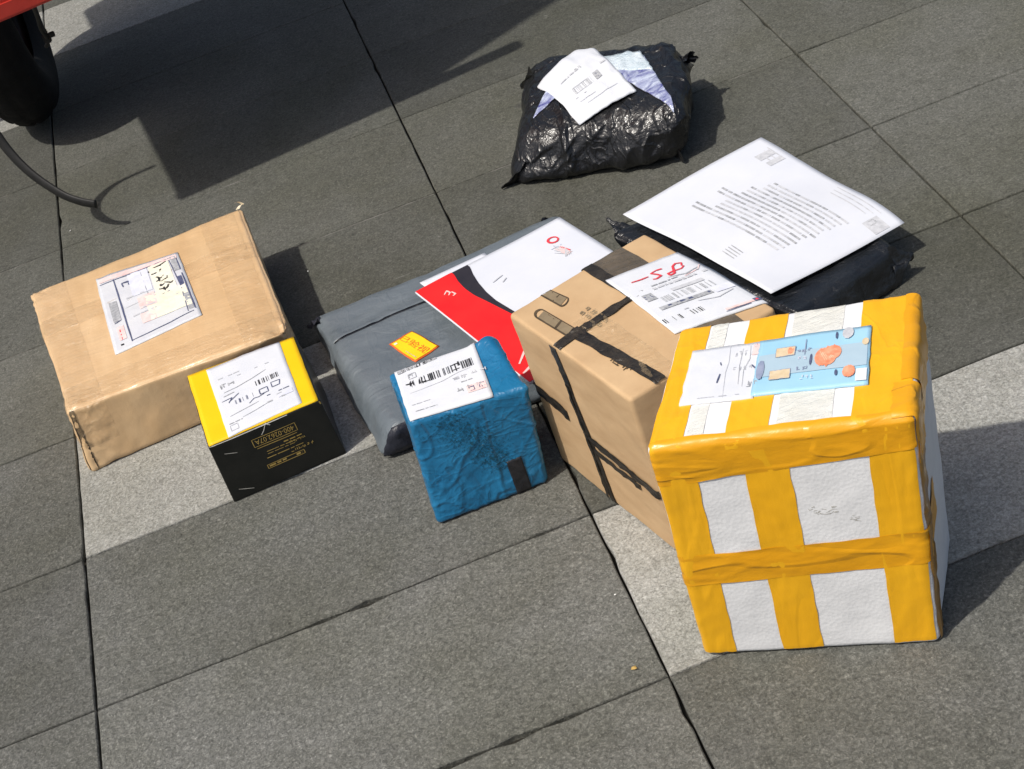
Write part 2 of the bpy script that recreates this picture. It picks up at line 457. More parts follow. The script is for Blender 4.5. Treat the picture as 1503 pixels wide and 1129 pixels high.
# ------------------------------------------------------------------ brown carton wrapped in clear tape
KRAFT = mat('kraft_under_clear_tape', (.60, .395, .205), (.70, .485, .270), 9, .42, .45, stretch=(3, .7, 1), coat=.35, coat_rough=.2,
            bumps=[('noise', 20, .16, .005, (1, 3, 1)), ('crease', 7, .07, .002, (1, 3.4, 1)), ('noise', 150, .2, .001, (1, .25, 1)), ('crease', 16, .10, .002, (.6, 3, .6))], rough2=.26)
KRAFT2 = mat('kraft_board', (.48, .315, .170), (.58, .40, .225), 14, .75, .25, stretch=(1, 1, 3), bumps=[('noise', 40, .12, .003, None), ('noise', 500, .12, .0005, None)])
CLEAR = mat('clear_tape', (.66, .46, .24), (.80, .62, .38), 40, .16, .5, stretch=(1, 4, 1), coat=.6, alpha=.17, bumps=[('crease', 14, .6, .004, (.7, 5, 1)), ('crease', 26, .5, .003, (1, 4, 1)), ('noise', 60, .4, .003, (1, 4, 1))])
DARKGAP = mat('dark_seam', (.025, .017, .010), (.07, .045, .025), 120, .9)
def d_brown(q, n):
    b = .0030*fb(q, 7, 1)+.0008*fb(q, 30, 2)
    for cx_, cy_ in ((-.157, -.173), (-.157, .173), (.157, -.173)):
        b += .0026*math.exp(-(((q.x-cx_)**2+(q.y-cy_)**2)/.0016))*rdg(q, 60, 5)
    if n.z > .6:
        b += .004*(1-(q.x/.16)**2)*(1-(q.y/.17)**2)-.002
    # crushed corner at the front right
    dd = (Vector((q.x-.157, q.y+.173, 0))).length
    if q.z > .05: b -= .010*math.exp(-(dd/.022)**2)*(1+.9*fb(q, 90, 3))
    return b
br = Parcel('brown_carton', 'wide low brown carton wrapped in clear tape with one crushed corner', 'carton',
            {(0, 0): at(97, 602, .097), (1, 0): at(424, 484, .100), (1, 1): at(353, 304, .108), (0, 1): at(42, 430, .103)},
            {(0, 0): at(135, 694, 0), (1, 0): (.342, -.905, 0), (1, 1): (.312, -.575, 0), (0, 1): (.012, -.60, 0)},
            (.314, .346, .097), .0075, d_brown, KRAFT, (56, 56, 22))
# clear tape across the top and edges
br.strip('clear_tape', 'yz', -.18, .235, -.155, -.105, .0005, CLEAR, seed=1, wr=.0012)
br.strip('clear_tape', 'xz', -.22, .20, -.165, -.12, .0009, CLEAR, seed=2, wr=.0012)
br.strip('clear_tape', 'xz', -.22, .19, .03, .075, .0007, CLEAR, seed=3, wr=.001)
br.strip('clear_tape', 'yz', -.18, .22, .095, .145, .0011, CLEAR, seed=4, wr=.0012)
# the open dark seam down the front left corner
V, Fc = [], []
for k in range(25):
    t = k/24; z = .097*(1-t)*.93+.003
    wd = .0018+.0035*t+.001*noise.noise(Vector((t*9, 0, 0)))
    V += [br.S((-.157+.004-wd+.002*noise.noise(Vector((t*6, 3, 1))), -.173, z), .0009), br.S((-.157+.007+wd*.8, -.173, z), .0009)]
for k in range(24): Fc.append((2*k, 2*k+1, 2*k+3, 2*k+2))
mesh_obj('open_seam', V, Fc, DARKGAP, br.root, br.o)
# loose curl of tape at the back corner
V, Fc = [], []
base = br.S((.150, .168, .097), .001)
for k in range(13):
    t = k/12; c = base+Vector((.002+.010*math.sin(t*3.2), .002+.003*t, .013*t-.004*t*t+.002*math.sin(t*9)))
    V += [c+Vector((-.003*(1-t*.6), .001, 0)), c+Vector((.003*(1-t*.6), -.001, .001))]
for k in range(12): Fc.append((2*k, 2*k+1, 2*k+3, 2*k+2))
mesh_obj('loose_tape_end', V, Fc, mat('tape_curl', (.75, .66, .48), rough=.25, coat=.5), br.root, br.o)
f = br.top_patch([(141, 411), (262, 373), (297, 463), (168, 518)], .103)
lab = patch('label', f, 24, 34, .0016, SHINY, br.root, br.o, .0012, .006)
P = Print(f, .62, .0022)
P.rect(.03, .03, .97, .09, INKP); P.rect(.36, .10, .60, .42, INKV); P.rect(.62, .06, .86, .5, INKY); P.rect(.48, .48, .95, .80, INKY); P.rect(.40, .45, .60, .62, INKP); P.rect(.38, .68, .55, .80, INKP)
P.line([(.20, .10), (.215, .94)], .012, INKN); P.line([(.03, .115), (.5, .10), (.9, .06)], .010, INKN); P.line([(.22, .93), (.6, .92), (.94, .90)], .010, INKN)
P.rect(.89, .05, .955, .28, INKG); P.rect(.895, .37, .945, .58, INKN); P.rect(.895, .62, .955, .86, INKG); P.line([(.87, .04), (.90, .5), (.88, .88)], .008, INKN); P.line([(.96, .04), (.965, .88)], .010, INKN)
for st in ([(.60, .17), (.68, .13), (.76, .12), (.84, .09)], [(.66, .14), (.64, .22), (.74, .20), (.76, .13)], [(.68, .17), (.74, .16)],
           [(.66, .26), (.72, .31), (.78, .25)], [(.70, .24), (.70, .33), (.66, .34)], [(.74, .27), (.80, .32)], [(.78, .24), (.84, .22)],
           [(.64, .37), (.72, .36), (.80, .33)], [(.70, .34), (.69, .42), (.74, .40)], [(.74, .38), (.82, .42), (.76, .44)], [(.66, .45), (.74, .47), (.84, .40)], [(.72, .44), (.72, .50)]):
    P.line(st, .017, INK, 4)
P.glyphs(.27, .18, .36, .08, INKN, 4, .010, 4); P.line([(.68, .53), (.85, .49)], .008, INKN); P.glyphs(.72, .58, .86, .05, INKG, 9, .008, 4)
P.line([(.52, .12), (.53, .46)], .006, INKG); P.line([(.24, .52), (.55, .51), (.7, .49)], .005, INKG)
P.rect(.075, .38, .165, .64, INKG); P.barcode(.08, .40, .16, .62, INKG, 2, .5, True); P.line([(.08, .66), (.16, .64)], .01, INKN)
P.rect(.09, .72, .17, .88, INKP); P.line([(.12, .72), (.12, .88)], .008, INKR); P.rect(.085, .925, .12, .94, INK)
P.dashes(.3, .60, .6, .018, INKL, 4); P.dashes(.3, .66, .58, .015, INKL, 5); P.dashes(.28, .40, .5, .02, INKL, 6)
P.build(lab, br.o)

# ------------------------------------------------------------------ small black box with a yellow lid
BLACKC = mat('black_gloss_card', (.008, .009, .008), (.016, .016, .014), 30, .32, .4, bumps=[('noise', 30, .12, .002, None)])
YELC = mat('yellow_card', (.86, .515, .004), (.90, .565, .006), 12, .5, .35)
def d_black(q, n): return .0007*fb(q, 14, 4)
bk = Parcel('yellow_topped_box', 'small black box with yellow top and gold lettering against the large brown carton', 'box',
            {(0, 0): at(305, 657, .090), (1, 0): at(470, 587, .090), (1, 1): at(433, 493, .093), (0, 1): at(274, 552, .093)},
            {(0, 0): at(344, 738, 0), (1, 0): at(509, 666, 0), (1, 1): (.350, -.953, 0), (0, 1): (.205, -.958, 0)},
            (.150, .164, .092), .0022, d_black, BLACKC, (30, 30, 20))
f = bk.top_patch([(274.5, 553), (432, 494), (468, 587), (305, 656)], .092)
yt = patch('yellow_lid_panel', lambda u, v, off: f(.008+.984*u, .010+.976*v, off), 26, 26, .0007, YELC, bk.root, bk.o, .0006, .003)
f = bk.top_patch([(304, 546), (410, 502), (443, 591), (335, 641)], .092)
lab = patch('label', f, 20, 26, .0015, PAPER, bk.root, bk.o, .0007, .006, 3)
P = Print(f, .63, .0021)
P.glyphs(.10, .30, .30, .06, INKG, 1, .010, 5); P.line([(.12, .42), (.3, .41), (.52, .38), (.72, .34)], .007, INKG); P.line([(.1, .47), (.25, .46)], .010, INKG); P.line([(.06, .53), (.2, .52), (.14, .58)], .008, INKN); P.line([(.14, .57), (.3, .50)], .009, INKN)
P.barcode(.50, .44, .92, .51, INK, 5, .36); P.barcode(.22, .575, .46, .635, INKN, 6, .4)
P.frame(.55, .58, .66, .65, .009, INKN); P.line([(.72, .55), (.84, .56), (.82, .62), (.72, .62), (.72, .55)], .009, INKN); P.line([(.38, .70), (.46, .66), (.52, .67), (.6, .66)], .008, INKN)
P.line([(.10, .76), (.3, .745), (.5, .73)], .006, INKG); P.line([(.25, .84), (.45, .82), (.62, .80)], .006, INKG); P.dashes(.58, .74, .95, .018, INKG, 7); P.dashes(.62, .70, .96, .012, INKN, 8); P.dashes(.60, .79, .84, .022, INKG, 9)
P.rect(.75, .74, .95, .80, INKV, 3); P.frame(.06, .88, .16, .95, .006, INKL); P.dashes(.06, .85, .24, .01, INKG, 11); P.dashes(.1, .2, .5, .012, INKL, 12); P.dashes(.35, .25, .8, .010, INKL, 13)
P.build(lab, bk.o)
f = bk.face_patch('front', 0, 1, 0, 1); W_, H_ = .150, .092
P = Print(f, W_/H_, .0004)
P.frame(.345, .17, .725, .30, .010, GOLD); P.text('400-0262.07A', .365, .195, .08, GOLD, 180, .34)
P.line([(.36, .335), (.71, .335)], .012, GOLD); P.dashes(.58, .38, .74, .022, GOLD, 1, .15); P.dashes(.42, .43, .72, .012, GOLD, 2, .2); P.dashes(.42, .47, .66, .010, GOLD, 3, .2)
P.glyphs(.62, .42, .76, .05, GOLD, 4, .008, 3); P.dashes(.40, .53, .72, .012, GOLD, 5, .2); P.glyphs(.60, .56, .78, .05, GOLD, 6, .008, 3); P.frame(.375, .64, .70, .70, .010, GOLD); P.dashes(.39, .655, .68, .03, GOLD, 7, .1)
P.build(bk.body, bk.o, 'gold_print')
EDGEW = mat('worn_film_edge', (.45, .43, .38), (.7, .68, .62), 80, .3, .5)
P = Print(f, W_/H_, .0004)
P.line([(.10, .20), (.20, .26)], .008, EDGEW); P.line([(.08, .82), (.20, .90)], .008, EDGEW); P.line([(.0, .012), (.2, .018), (.45, .014), (.7, .012)], .014, EDGEW); P.line([(.50, .02), (.47, .10), (.44, .15)], .012, EDGEW); P.line([(.505, .0), (.54, .05)], .016, EDGEW); P.line([(.985, .015), (.99, .06)], .02, GOLD)
P.build(bk.body, bk.o, 'worn_edge')

# ------------------------------------------------------------------ blue plastic parcel
BLUE = mat('blue_poly_film', (.005, .125, .275), (.013, .175, .36), 22, .30, .5, coat=.3, coat_rough=.12,
           bumps=[('noise', 14, .35, .010, (1, 1, .5)), ('crease', 8, .36, .005, (1.8, 1, .9)), ('crease', 20, .22, .003, (1, 1.2, 2)), ('crease', 42, .14, .002, None), ('noise', 90, .25, .002, None)], rough2=.40)
def d_blue(q, n):
    s_ = .0018*fb(q, 8, 6, 2)
    g = Vector((q.x*17+q.z*13, q.y*20, q.z*11-q.x*9))
    s_ += .0013*max(0, 1-abs(noise.noise(g+.3*noise.noise_vector(g)))*13)
    g = Vector((q.x*38-q.z*30+3, q.y*40, q.z*16))
    s_ += .0006*max(0, 1-abs(noise.noise(g))*12)
    if n.z > .7: s_ *= .35
    if n.z > .5: s_ += .007*math.exp(-((q.x-.060)/.014)**2)*max(0, (q.y+.03)/.09)
    return s_-.001
bl = Parcel('blue_parcel', 'blue plastic wrapped parcel with barcode label and dark smudges standing upright', 'parcel',
            {(0, 0): at(598, 622, .146), (1, 0): at(776, 566, .143), (1, 1): at(722, 494, .150), (0, 1): at(565, 547, .147)},
            {(0, 0): at(642, 775, 0), (1, 0): at(807, 708, 0), (1, 1): (.575, -1.187, 0), (0, 1): (.437, -1.187, 0)},
            (.133, .112, .149), .0075, d_blue, BLUE, (70, 56, 76), 'wrapping')
f = bl.top_patch([(578, 545), (694, 500), (723, 578), (600, 616)], .148)
lab = patch('label', f, 22, 22, .0016, PAPER, bl.root, bl.o, .001, .008, 6)
P = Print(f, .85, .0023)
P.dashes(.03, .045, .52, .06, INKG, 1, .2); P.glyphs(.05, .03, .5, .07, INK, 2, .008, 4); P.frame(.14, .17, .23, .26, .008, INKG); P.glyphs(.14, .18, .22, .06, INKG, 4, .008, 4)
P.barcode(.10, .29, .97, .42, INK, 11, .34); P.glyphs(.08, .29, .3, .12, INK, 12, .012, 4); P.glyphs(.62, .27, .74, .12, INK, 15, .012, 4)
P.line([(.10, .52), (.3, .51), (.5, .50), (.7, .45), (.86, .44)], .007, INKL); P.glyphs(.62, .50, .95, .08, INKL, 16, .009, 4); P.dashes(.70, .62, .94, .014, INKG, 17, .2); P.glyphs(.62, .70, .95, .09, INKG, 18, .010, 4); P.rect(.74, .72, .97, .84, INKP, 4); P.glyphs(.76, .73, .95, .09, INKN, 19, .010, 4)
P.dashes(.08, .74, .3, .012, INKL, 21, .2); P.dashes(.2, .80, .32, .02, INKG, 22, .2); P.dashes(.10, .87, .36, .010, INKG, 23, .1)
P.build(lab, bl.o)
SMUD = mat('dark_print_smudge', (.006, .045, .070), (.010, .090, .15), 160, .5, .4)
V, Fc = [], []; rg = random.Random(3)
f = bl.face_patch('front', 0, 1, 0, 1)
for k in range(1300):
    t = rg.random(); cu_ = .30+.36*t+rg.gauss(0, .095)*(1-.25*t); cv = .06+.60*t+rg.gauss(0, .055)
    if not (.05 < cu_ < .93 and .03 < cv < .85): continue
    a_ = rg.uniform(-.9, .4); l = rg.uniform(.003, .014); w2 = rg.uniform(.0012, .0036)
    dx, dy = math.cos(a_)*l, math.sin(a_)*l; nx, ny = -math.sin(a_)*w2, math.cos(a_)*w2
    b = len(V)
    for ss, tt in ((-1, 0), (0, -1), (1, 0), (0, 1)): V.append(f(cu_+dx*ss+nx*tt, cv+dy*ss+ny*tt, .0007))
    Fc.append((b, b+3, b+2, b+1))
o = mesh_obj('smudged_print', V, Fc, SMUD, bl.body, bl.o, False); o['kind'] = 'stuff'
tp = patch('dark_tape', lambda u, v, off: bl.face_patch('front', .70+.0, .83, .0, .36)(u+.25*v-.12, v, off), 8, 20, .0010, mat('black_tape', (.010, .011, .014), (.03, .03, .035), 60, .4, .4, bumps=[('noise', 90, .4, .003, None)]), bl.root, bl.o, .0008, .03)

# ------------------------------------------------------------------ grey poly mailer
GREYP = mat('grey_poly_film', (.105, .127, .146), (.155, .180, .200), 11, .40, .45, coat=.15, coat_rough=.25, stretch=(1, 2.2, 1),
            bumps=[('noise', 12, .4, .012, (1, 2.5, 1)), ('crease', 6, .20, .005, (1, 2.5, 1)), ('crease', 16, .12, .003, (2, 1, 1)), ('noise', 60, .2, .003, (2, 1, 1))], rough2=.52)
NAVY = mat('dark_navy_film', (.012, .014, .022), (.028, .030, .042), 30, .42, .4, bumps=[('noise', 40, .6, .006, None)])
def d_grey(q, n):
    s_ = .0050*fb(q, 7, 8)+.0016*fb(q, 26, 9)
    if n.z > .6:
        s_ += .0025*math.sin((q.y+.02*math.sin(q.x*14))*46)*math.exp(-((q.y-.10)/.06)**2)
        s_ -= .006*max(0, (q.y-.11)/.05)**2*.8
    return s_
gr = Parcel('grey_mailer', 'flat grey plastic mailer with yellow sticker lying under the red and white envelope', 'mailer',
            {(0, 0): at(572, 630, .046), (1, 0): (.745, -1.128, .048), (1, 1): at(820, 312, .034), (0, 1): at(458, 462, .044)},
            {(0, 0): at(558, 682, 0), (1, 0): (.765, -1.155, 0), (1, 1): at(830, 332, 0), (0, 1): at(464, 500, 0)},
            (.37, .315, .054), .016, d_grey, GREYP, (60, 56, 14), 'pouch')
# dark navy patch over the left half of the pouch front
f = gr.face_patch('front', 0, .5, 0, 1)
patch('pouch_front_patch', lambda u, v, off: f(u*1.0-.01, -.06+1.02*v, off+.002*max(0, rdg((u, v, 0), 9, 3))), 46, 12, .0014, NAVY, gr.root, gr.o, .001, .02)
# folded seam across the pouch
V, Fc = [], []
for k in range(81):
    t = k/80; u = .005+.99*t; v = .735+.012*math.sin(t*5)+.006*noise.noise(Vector((t*9, 2, 1)))
    for j, (dv, of) in enumerate(((-.013, .0035), (-.004, .0050), (0, .0044), (.03, .0016), (.09, .0005))):
        V.append(gr.S(((u-.5)*.37, (v+dv-.5)*.315, .054), of+.0008*noise.noise(Vector((t*30, j, 4)))))
for k in range(80):
    for j in range(4): a_ = k*5+j; Fc.append((a_, a_+5, a_+6, a_+1))
mesh_obj('sealing_flap', V, Fc, GREYP, gr.root, gr.o)
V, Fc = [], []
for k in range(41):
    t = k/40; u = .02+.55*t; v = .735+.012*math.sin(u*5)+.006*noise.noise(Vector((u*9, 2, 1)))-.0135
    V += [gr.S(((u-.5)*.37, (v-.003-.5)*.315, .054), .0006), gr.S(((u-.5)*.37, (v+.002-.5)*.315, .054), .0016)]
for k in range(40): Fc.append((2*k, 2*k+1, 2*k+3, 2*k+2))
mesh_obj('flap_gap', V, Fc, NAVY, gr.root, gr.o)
# dark pointed corners of the pouch
def ear(P_, base, tip, side, w0, M, parent, origin, seed=0, n=14, fold=.006):
    V, Fc = [], []
    for i in range(n+1):
        t = i/n; c = base.lerp(tip, t)
        for j in range(7):
            s_ = j/6-.5; wd = w0*(1-t)**.8+.002
            V.append(c+side*wd*2*s_+Vector((0, 0, fold*math.sin(s_*9+seed+t*3)*(1-.5*t)+.004*noise.noise(Vector((t*5, s_*5, seed))))))
    for i in range(n):
        for j in range(6): a_ = i*7+j; Fc.append((a_, a_+1, a_+8, a_+7))
    for k, v in enumerate(V):
        if v.z < .002: v.z = .002
    return mesh_obj('corner_ear', V, Fc, M, parent, origin)
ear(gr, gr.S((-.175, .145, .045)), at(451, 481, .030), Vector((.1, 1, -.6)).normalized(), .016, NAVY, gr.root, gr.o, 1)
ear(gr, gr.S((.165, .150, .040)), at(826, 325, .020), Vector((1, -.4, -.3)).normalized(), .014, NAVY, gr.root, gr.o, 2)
# yellow inspection sticker
f = gr.top_patch([(600, 476), (641, 499), (606, 523), (567, 496)], .056)
RED_ED = mat('orange_red_print', (.72, .13, .02), rough=.55)
stk = patch('sticker', f, 8, 8, .0018, RED_ED, gr.root, gr.o, .0010, .01)
P = Print(f, .9, .0024)
P.rect(.045, .045, .955, .955, mat('sticker_yellow', (.86, .60, .01), rough=.5)); P.build(stk, gr.o, 'yellow_face')
g4 = gr.top_patch([(588, 482), (632, 503), (618, 513), (578, 489)], .056)
P = Print(g4, 2.2, .0030)
P.text('已验视', .04, .08, .80, RED_ED, 0, .92)
P.build(stk, gr.o, 'sticker_text')
P = Print(f, .9, .0030); P.dashes(.50, .84, .9, .03, INKG, 3, .1); P.rect(.1, .80, .16, .92, INKY, 2); P.build(stk, gr.o, 'sticker_small_print')

# ------------------------------------------------------------------ loose white sheet and printed envelope on the mailer
def sheet(name, px, z, bend, mats, nu=26, nv=26, thick=.0006, parent=None, root=None):
    c = [at(x, y, zz) for (x, y), zz in zip(px, z)]
    def f(u, v, off=0.0):
        p = c[0]*(1-u)*(1-v)+c[1]*u*(1-v)+c[2]*u*v+c[3]*(1-u)*v
        return p+Vector((0, 0, bend(u, v)+off))
    return f
fs = sheet('s', [(616, 415), (711, 371), (735, 392), (646, 438)], (.0625,)*4, lambda u, v: .0008*math.sin(u*4)*math.sin(v*3), None)
fo = fs(.5, .5)
ws = thing('paper_sheet', 'narrow blank white paper strip poking out from under the red and white envelope', 'paper', Vector((fo.x, fo.y, fo.z)))
patch('sheet', fs, 16, 10, 0, PAPERP, ws, ws.location.copy(), .0008)
# envelope : u = along the short edge (from the red corner to the white corner), v = along the long edge
E2, E1 = at(609, 429, .0665), at(821, 319, .0665)
Et = at(777, 562, .0665)
E4 = E1+(Et-E2)*.965
def fe(u, v, off=0.0):
    p = E2*(1-u)*(1-v)+E1*u*(1-v)+E4*u*v+Et*(1-u)*v
    return p+Vector((0, 0, .0016*math.sin(u*3.1)*math.sin(v*3.1)+.0007*math.sin(u*7+v*5)+off))
en = thing('document_envelope', 'white card envelope with red corner and black curved band lying on the grey mailer', 'envelope', fe(.5, .5))
eo = en.location.copy()
patch('envelope_body', fe, 34, 40, 0, PAPERP, en, eo, .0022)
REDC = mat('red_gloss_card', (.80, .012, .014), (.86, .022, .020), 20, .42, .4)
CHAR = mat('charcoal_card', (.020, .018, .025), (.032, .029, .036), 40, .5, .35)
def fe_inv(x, y):
    P_ = at(x, y, .0675); u = v = .5
    for _ in range(40):
        f0 = fe(u, v); fu = (fe(u+1e-4, v)-f0)/1e-4; fv = (fe(u, v+1e-4)-f0)/1e-4; d = f0-P_
        det = fu.x*fv.y-fu.y*fv.x
        u -= (d.x*fv.y-d.y*fv.x)/det; v -= (fu.x*d.y-fu.y*d.x)/det
    return u, v
def curve_from(px):
    k = sorted((v, u) for u, v in (fe_inv(*p) for p in px)); vs_ = [a_[0] for a_ in k]; us_ = [a_[1] for a_ in k]
    sl_ = (us_[-1]-us_[-2])/(vs_[-1]-vs_[-2])
    return lambda v: float(np.interp(v, vs_, us_)) if v <= vs_[-1] else us_[-1]+sl_*(v-vs_[-1])
curve_red = curve_from([(667, 404), (672, 413), (682, 424), (696, 434), (715, 443), (745, 458)])
curve_blk = curve_from([(690, 392), (694, 402), (702, 415), (714, 429), (728, 441), (748, 453)])
def region(name, fa, fb_, v0, v1, off, M, parent):
    V, Fc = [], []; n, mm = 44, 12
    for i in range(n+1):
        v = v0+(v1-v0)*i/n
        a_, b_ = fa(v), min(.996, fb_(v))
        for j in range(mm+1): V.append(fe(a_+(b_-a_)*j/mm, v, off))
    for i in range(n):
        for j in range(mm): q = i*(mm+1)+j; Fc.append((q, q+mm+1, q+mm+2, q+1))
    return mesh_obj(name, V, Fc, M, parent, eo)
region('black_band', lambda v: .004, curve_blk, .004, .996, .0006, CHAR, en)
rf = region('red_panel', lambda v: .003, curve_red, .003, .997, .0011, REDC, en)
P = Print(fe, .75, .0018)
PKM = mat('pink_mark_and_reflection', (.85, .55, .52), rough=.6)
P.line([(.10, .145), (.13, .125), (.135, .15), (.115, .165)], .008, PKM); P.line([(.145, .15), (.15, .18), (.13, .185)], .008, PKM)
P.line([(.05, .86), (.16, .78), (.30, .93)], .012, PKM); P.line([(.02, .93), (.12, .90), (.22, .97)], .016, PKM)  # streaks near the tip: a reflection put into the colour
P.build(rf, eo)
P = Print(fe, .75, .0010)
pts = [(.835+.030*math.cos(t), .155+.026*math.sin(t)) for t in [k*.45 for k in range(15)]]
P.line(pts, .012, INKR, 2)
for k in range(4): P.line([(.80-.012*k, .20+.02*k), (.83-.010*k, .27+.012*k), (.82-.012*k, .33)], .006, INKL)
P.rect(.80, .24, .835, .31, INKP, 3); P.line([(.82, .235), (.84, .30)], .010, INKR); P.line([(.79, .22), (.80, .32), (.84, .315)], .006, INKP); P.dashes(.77, .215, .84, .010, INKV, 3)
P.build(en, eo, 'postage_stamp')
P = Print(fe, .75, .0012); P.line([(.36, .235), (.44, .215)], .006, INKL); P.line([(.40, .27), (.44, .25)], .006, INKL); P.build(en, eo, 'crease_mark')

# ------------------------------------------------------------------ brown carton with black tape
def d_mid(q, n):
    s_ = .0014*fb(q, 8, 12)+.0005*fb(q, 40, 13)
    if n.z > .6: s_ += .003*(1-(q.x/.12)**2)*(1-(q.y/.1)**2)
    return s_
ux, uy = Vector((.3, -.954, 0)), Vector((.954, .3, 0))
Lb = at(824, 674, 0); Lm = .238; Wm = .189
Lt = at(747, 461, .22); Bt = at(946, 341, .216)
mb = Parcel('taped_carton', 'tall brown carton bound with black tape and a white label with red handwriting', 'carton',
            {(0, 0): Lt, (0, 1): Bt, (1, 0): Lt+ux*Lm, (1, 1): Bt+ux*Lm},
            {(0, 0): Lb, (0, 1): Lb+uy*Wm, (1, 0): Lb+ux*Lm, (1, 1): Lb+uy*Wm+ux*Lm},
            (Lm, Wm, .22), .0045, d_mid, KRAFT2, (50, 44, 44))
BLKT = mat('black_strap_tape', (.010, .009, .008), (.045, .036, .026), 70, .38, .45, stretch=(1, 1, 3), bumps=[('noise', 80, .8, .004, None)])
SMOK = mat('smoky_tape', (.085, .066, .042), (.16, .125, .085), 24, .22, .5, coat=.5, bumps=[('noise', 40, .6, .005, (1, 3, 1))])
# wide smoky tape running the length of the top, black borders
mb.strip('wide_tape', 'xz', -.128, .119, .018, .060, .0007, SMOK, .001, 2, wr=.0006)
mb.strip('black_tape', 'xz', -.126, .119, .005, .019, .0012, BLKT, .0016, 3, wr=.0008, nt_=6)
# black tape over the top and down the visible side
mb.strip('black_tape', 'yz', -.03, .0945, -.026, -.014, .0016, BLKT, .002, 5, wr=.0012, wrs=120, nt_=6)
mb.strip('black_tape', 'yz', .098, .312, -.037, -.025, .0012, BLKT, .0012, 6, skew=.13, wr=.001, wrs=120, nt_=6)
mb.strip('black_tape', 'yz', .15, .31, -.029, -.023, .0022, BLKT, .0016, 16, skew=.10, wr=.001, wrs=160, nt_=4)
mb.strip('black_tape', 'xz', -.03, .119, -.075, -.060, .0012, BLKT, .002, 8, skew=.08, wr=.001, wrs=120, nt_=5)
mb.strip('black_tape', 'xy', -.119, -.052, .105, .122, .0011, BLKT, .0025, 9, skew=-.10, wr=.001, wrs=140, nt_=6)
mb.strip('black_tape', 'xy', -.022, .119, .088, .100, .0015, BLKT, .002, 10, skew=-.05, wr=.0013, wrs=140, nt_=6)
mb.strip('black_tape', 'xy', -.010, .08, .074, .082, .0017, BLKT, .0025, 11, skew=-.02, wr=.0013, wrs=140, nt_=4)
mb.strip('clear_tape', 'xz', -.04, .119, -.0595, -.030, .0009, CLEAR, .002, 12, wr=.0015)
# print on the board
f = mb.top_patch([(760, 455), (945, 345), (1080, 432), (900, 575)], .22)
KPR = mat('board_print', (.045, .032, .018), (.10, .07, .04), 60, .7); KGR = mat('board_print_grey', (.20, .15, .09), (.27, .21, .13), 60, .7)
def topP(px):
    return mb.top_patch(px, .221)
def slot(px, ins=True):
    f = topP(px); P = Print(f, 2.6, .0007); n = 10
    pts = [(.12-.10*math.sin(math.pi*k/n), .5-.42*math.cos(math.pi*k/n)) for k in range(n+1)]+[(.88+.10*math.sin(math.pi*k/n), .5+.42*math.cos(math.pi*k/n)) for k in range(n+1)]
    pts.append(pts[0]); P.rect(.13, .14, .87, .86, KGR, 4); P.line(pts, .15, KPR, 1); P.line([(.55, .1), (.55, .9)], .13, KPR); P.line([(.25, .2), (.5, .35)], .05, KPR)
    P.build(mb.body, mb.o, 'handle_print')
slot([(792, 450), (853, 486), (842, 500), (780, 463)])
slot([(804, 421), (838, 438), (826, 452), (790, 432)])
f = topP([(862, 447), (900, 470), (880, 484), (845, 462)]); P = Print(f, 1.6, .0007); P.glyphs(.05, .1, .95, .32, KGR, 3, .05, 6); P.glyphs(.05, .55, .9, .32, KGR, 4, .05, 6); P.build(mb.body, mb.o, 'board_text')
f = topP([(905, 520), (938, 536), (922, 552), (890, 534)]); P = Print(f, 1.5, .0007); P.glyphs(.05, .1, .9, .7, KPR, 9, .06, 9); P.build(mb.body, mb.o, 'board_text')
# label
f = mb.top_patch([(889, 412), (993, 367), (1128, 437), (990, 489)], .222)
lab = patch('label', f, 22, 30, .0026, PAPER, mb.root, mb.o, .0016, .005, 8)
P = Print(f, .55, .0036)
# u runs up the short side, v along the length of the box
def hw(pts, wd=.016): P.line(pts, wd, INKR, 3)
hw([(.18, .19), (.30, .20), (.40, .195)]); hw([(.54, .15), (.46, .165), (.50, .205), (.52, .245), (.44, .265), (.40, .255)]); hw([(.54, .15), (.62, .155)])
hw([(.82, .21), (.86, .17), (.80, .15), (.74, .175), (.70, .225), (.66, .275), (.60, .285), (.60, .25), (.68, .24), (.78, .245), (.84, .22)], .017)
P.dashes(.28, .37, .95, .03, INKL, 3, .1); P.dashes(.3, .33, .9, .014, INKG, 5, .3); P.line([(.55, .30), (.75, .33), (.95, .30)], .008, INKG); P.line([(.70, .36), (.9, .33), (.97, .28)], .008, INKP)
P.rect(.10, .42, .22, .52, INKG, 4); P.glyphs(.10, .43, .2, .07, INKN, 6, .012, 5)
P.barcode(.24, .52, .86, .60, INKG, 8, .5); P.rect(.42, .46, .80, .50, INKL, 3); P.rect(.12, .64, .72, .685, INKG, 4); P.dashes(.14, .645, .7, .03, INKN, 9, .5)
P.line([(.5, .72), (.7, .76), (.9, .72)], .010, INKL); P.rect(.74, .62, .95, .70, INKV, 4)
P.barcode(.02, .80, .46, .86, INK, 12, .28); P.dashes(.3, .76, .5, .012, INKL, 13)
P.rect(.60, .93, .90, .955, INKP, 3); P.line([(.58, .97), (.85, .965)], .008, INKN); P.rect(.90, .92, .975, .96, INKN, 3); P.rect(.915, .93, .94, .95, INKR, 2)
P.build(lab, mb.o)

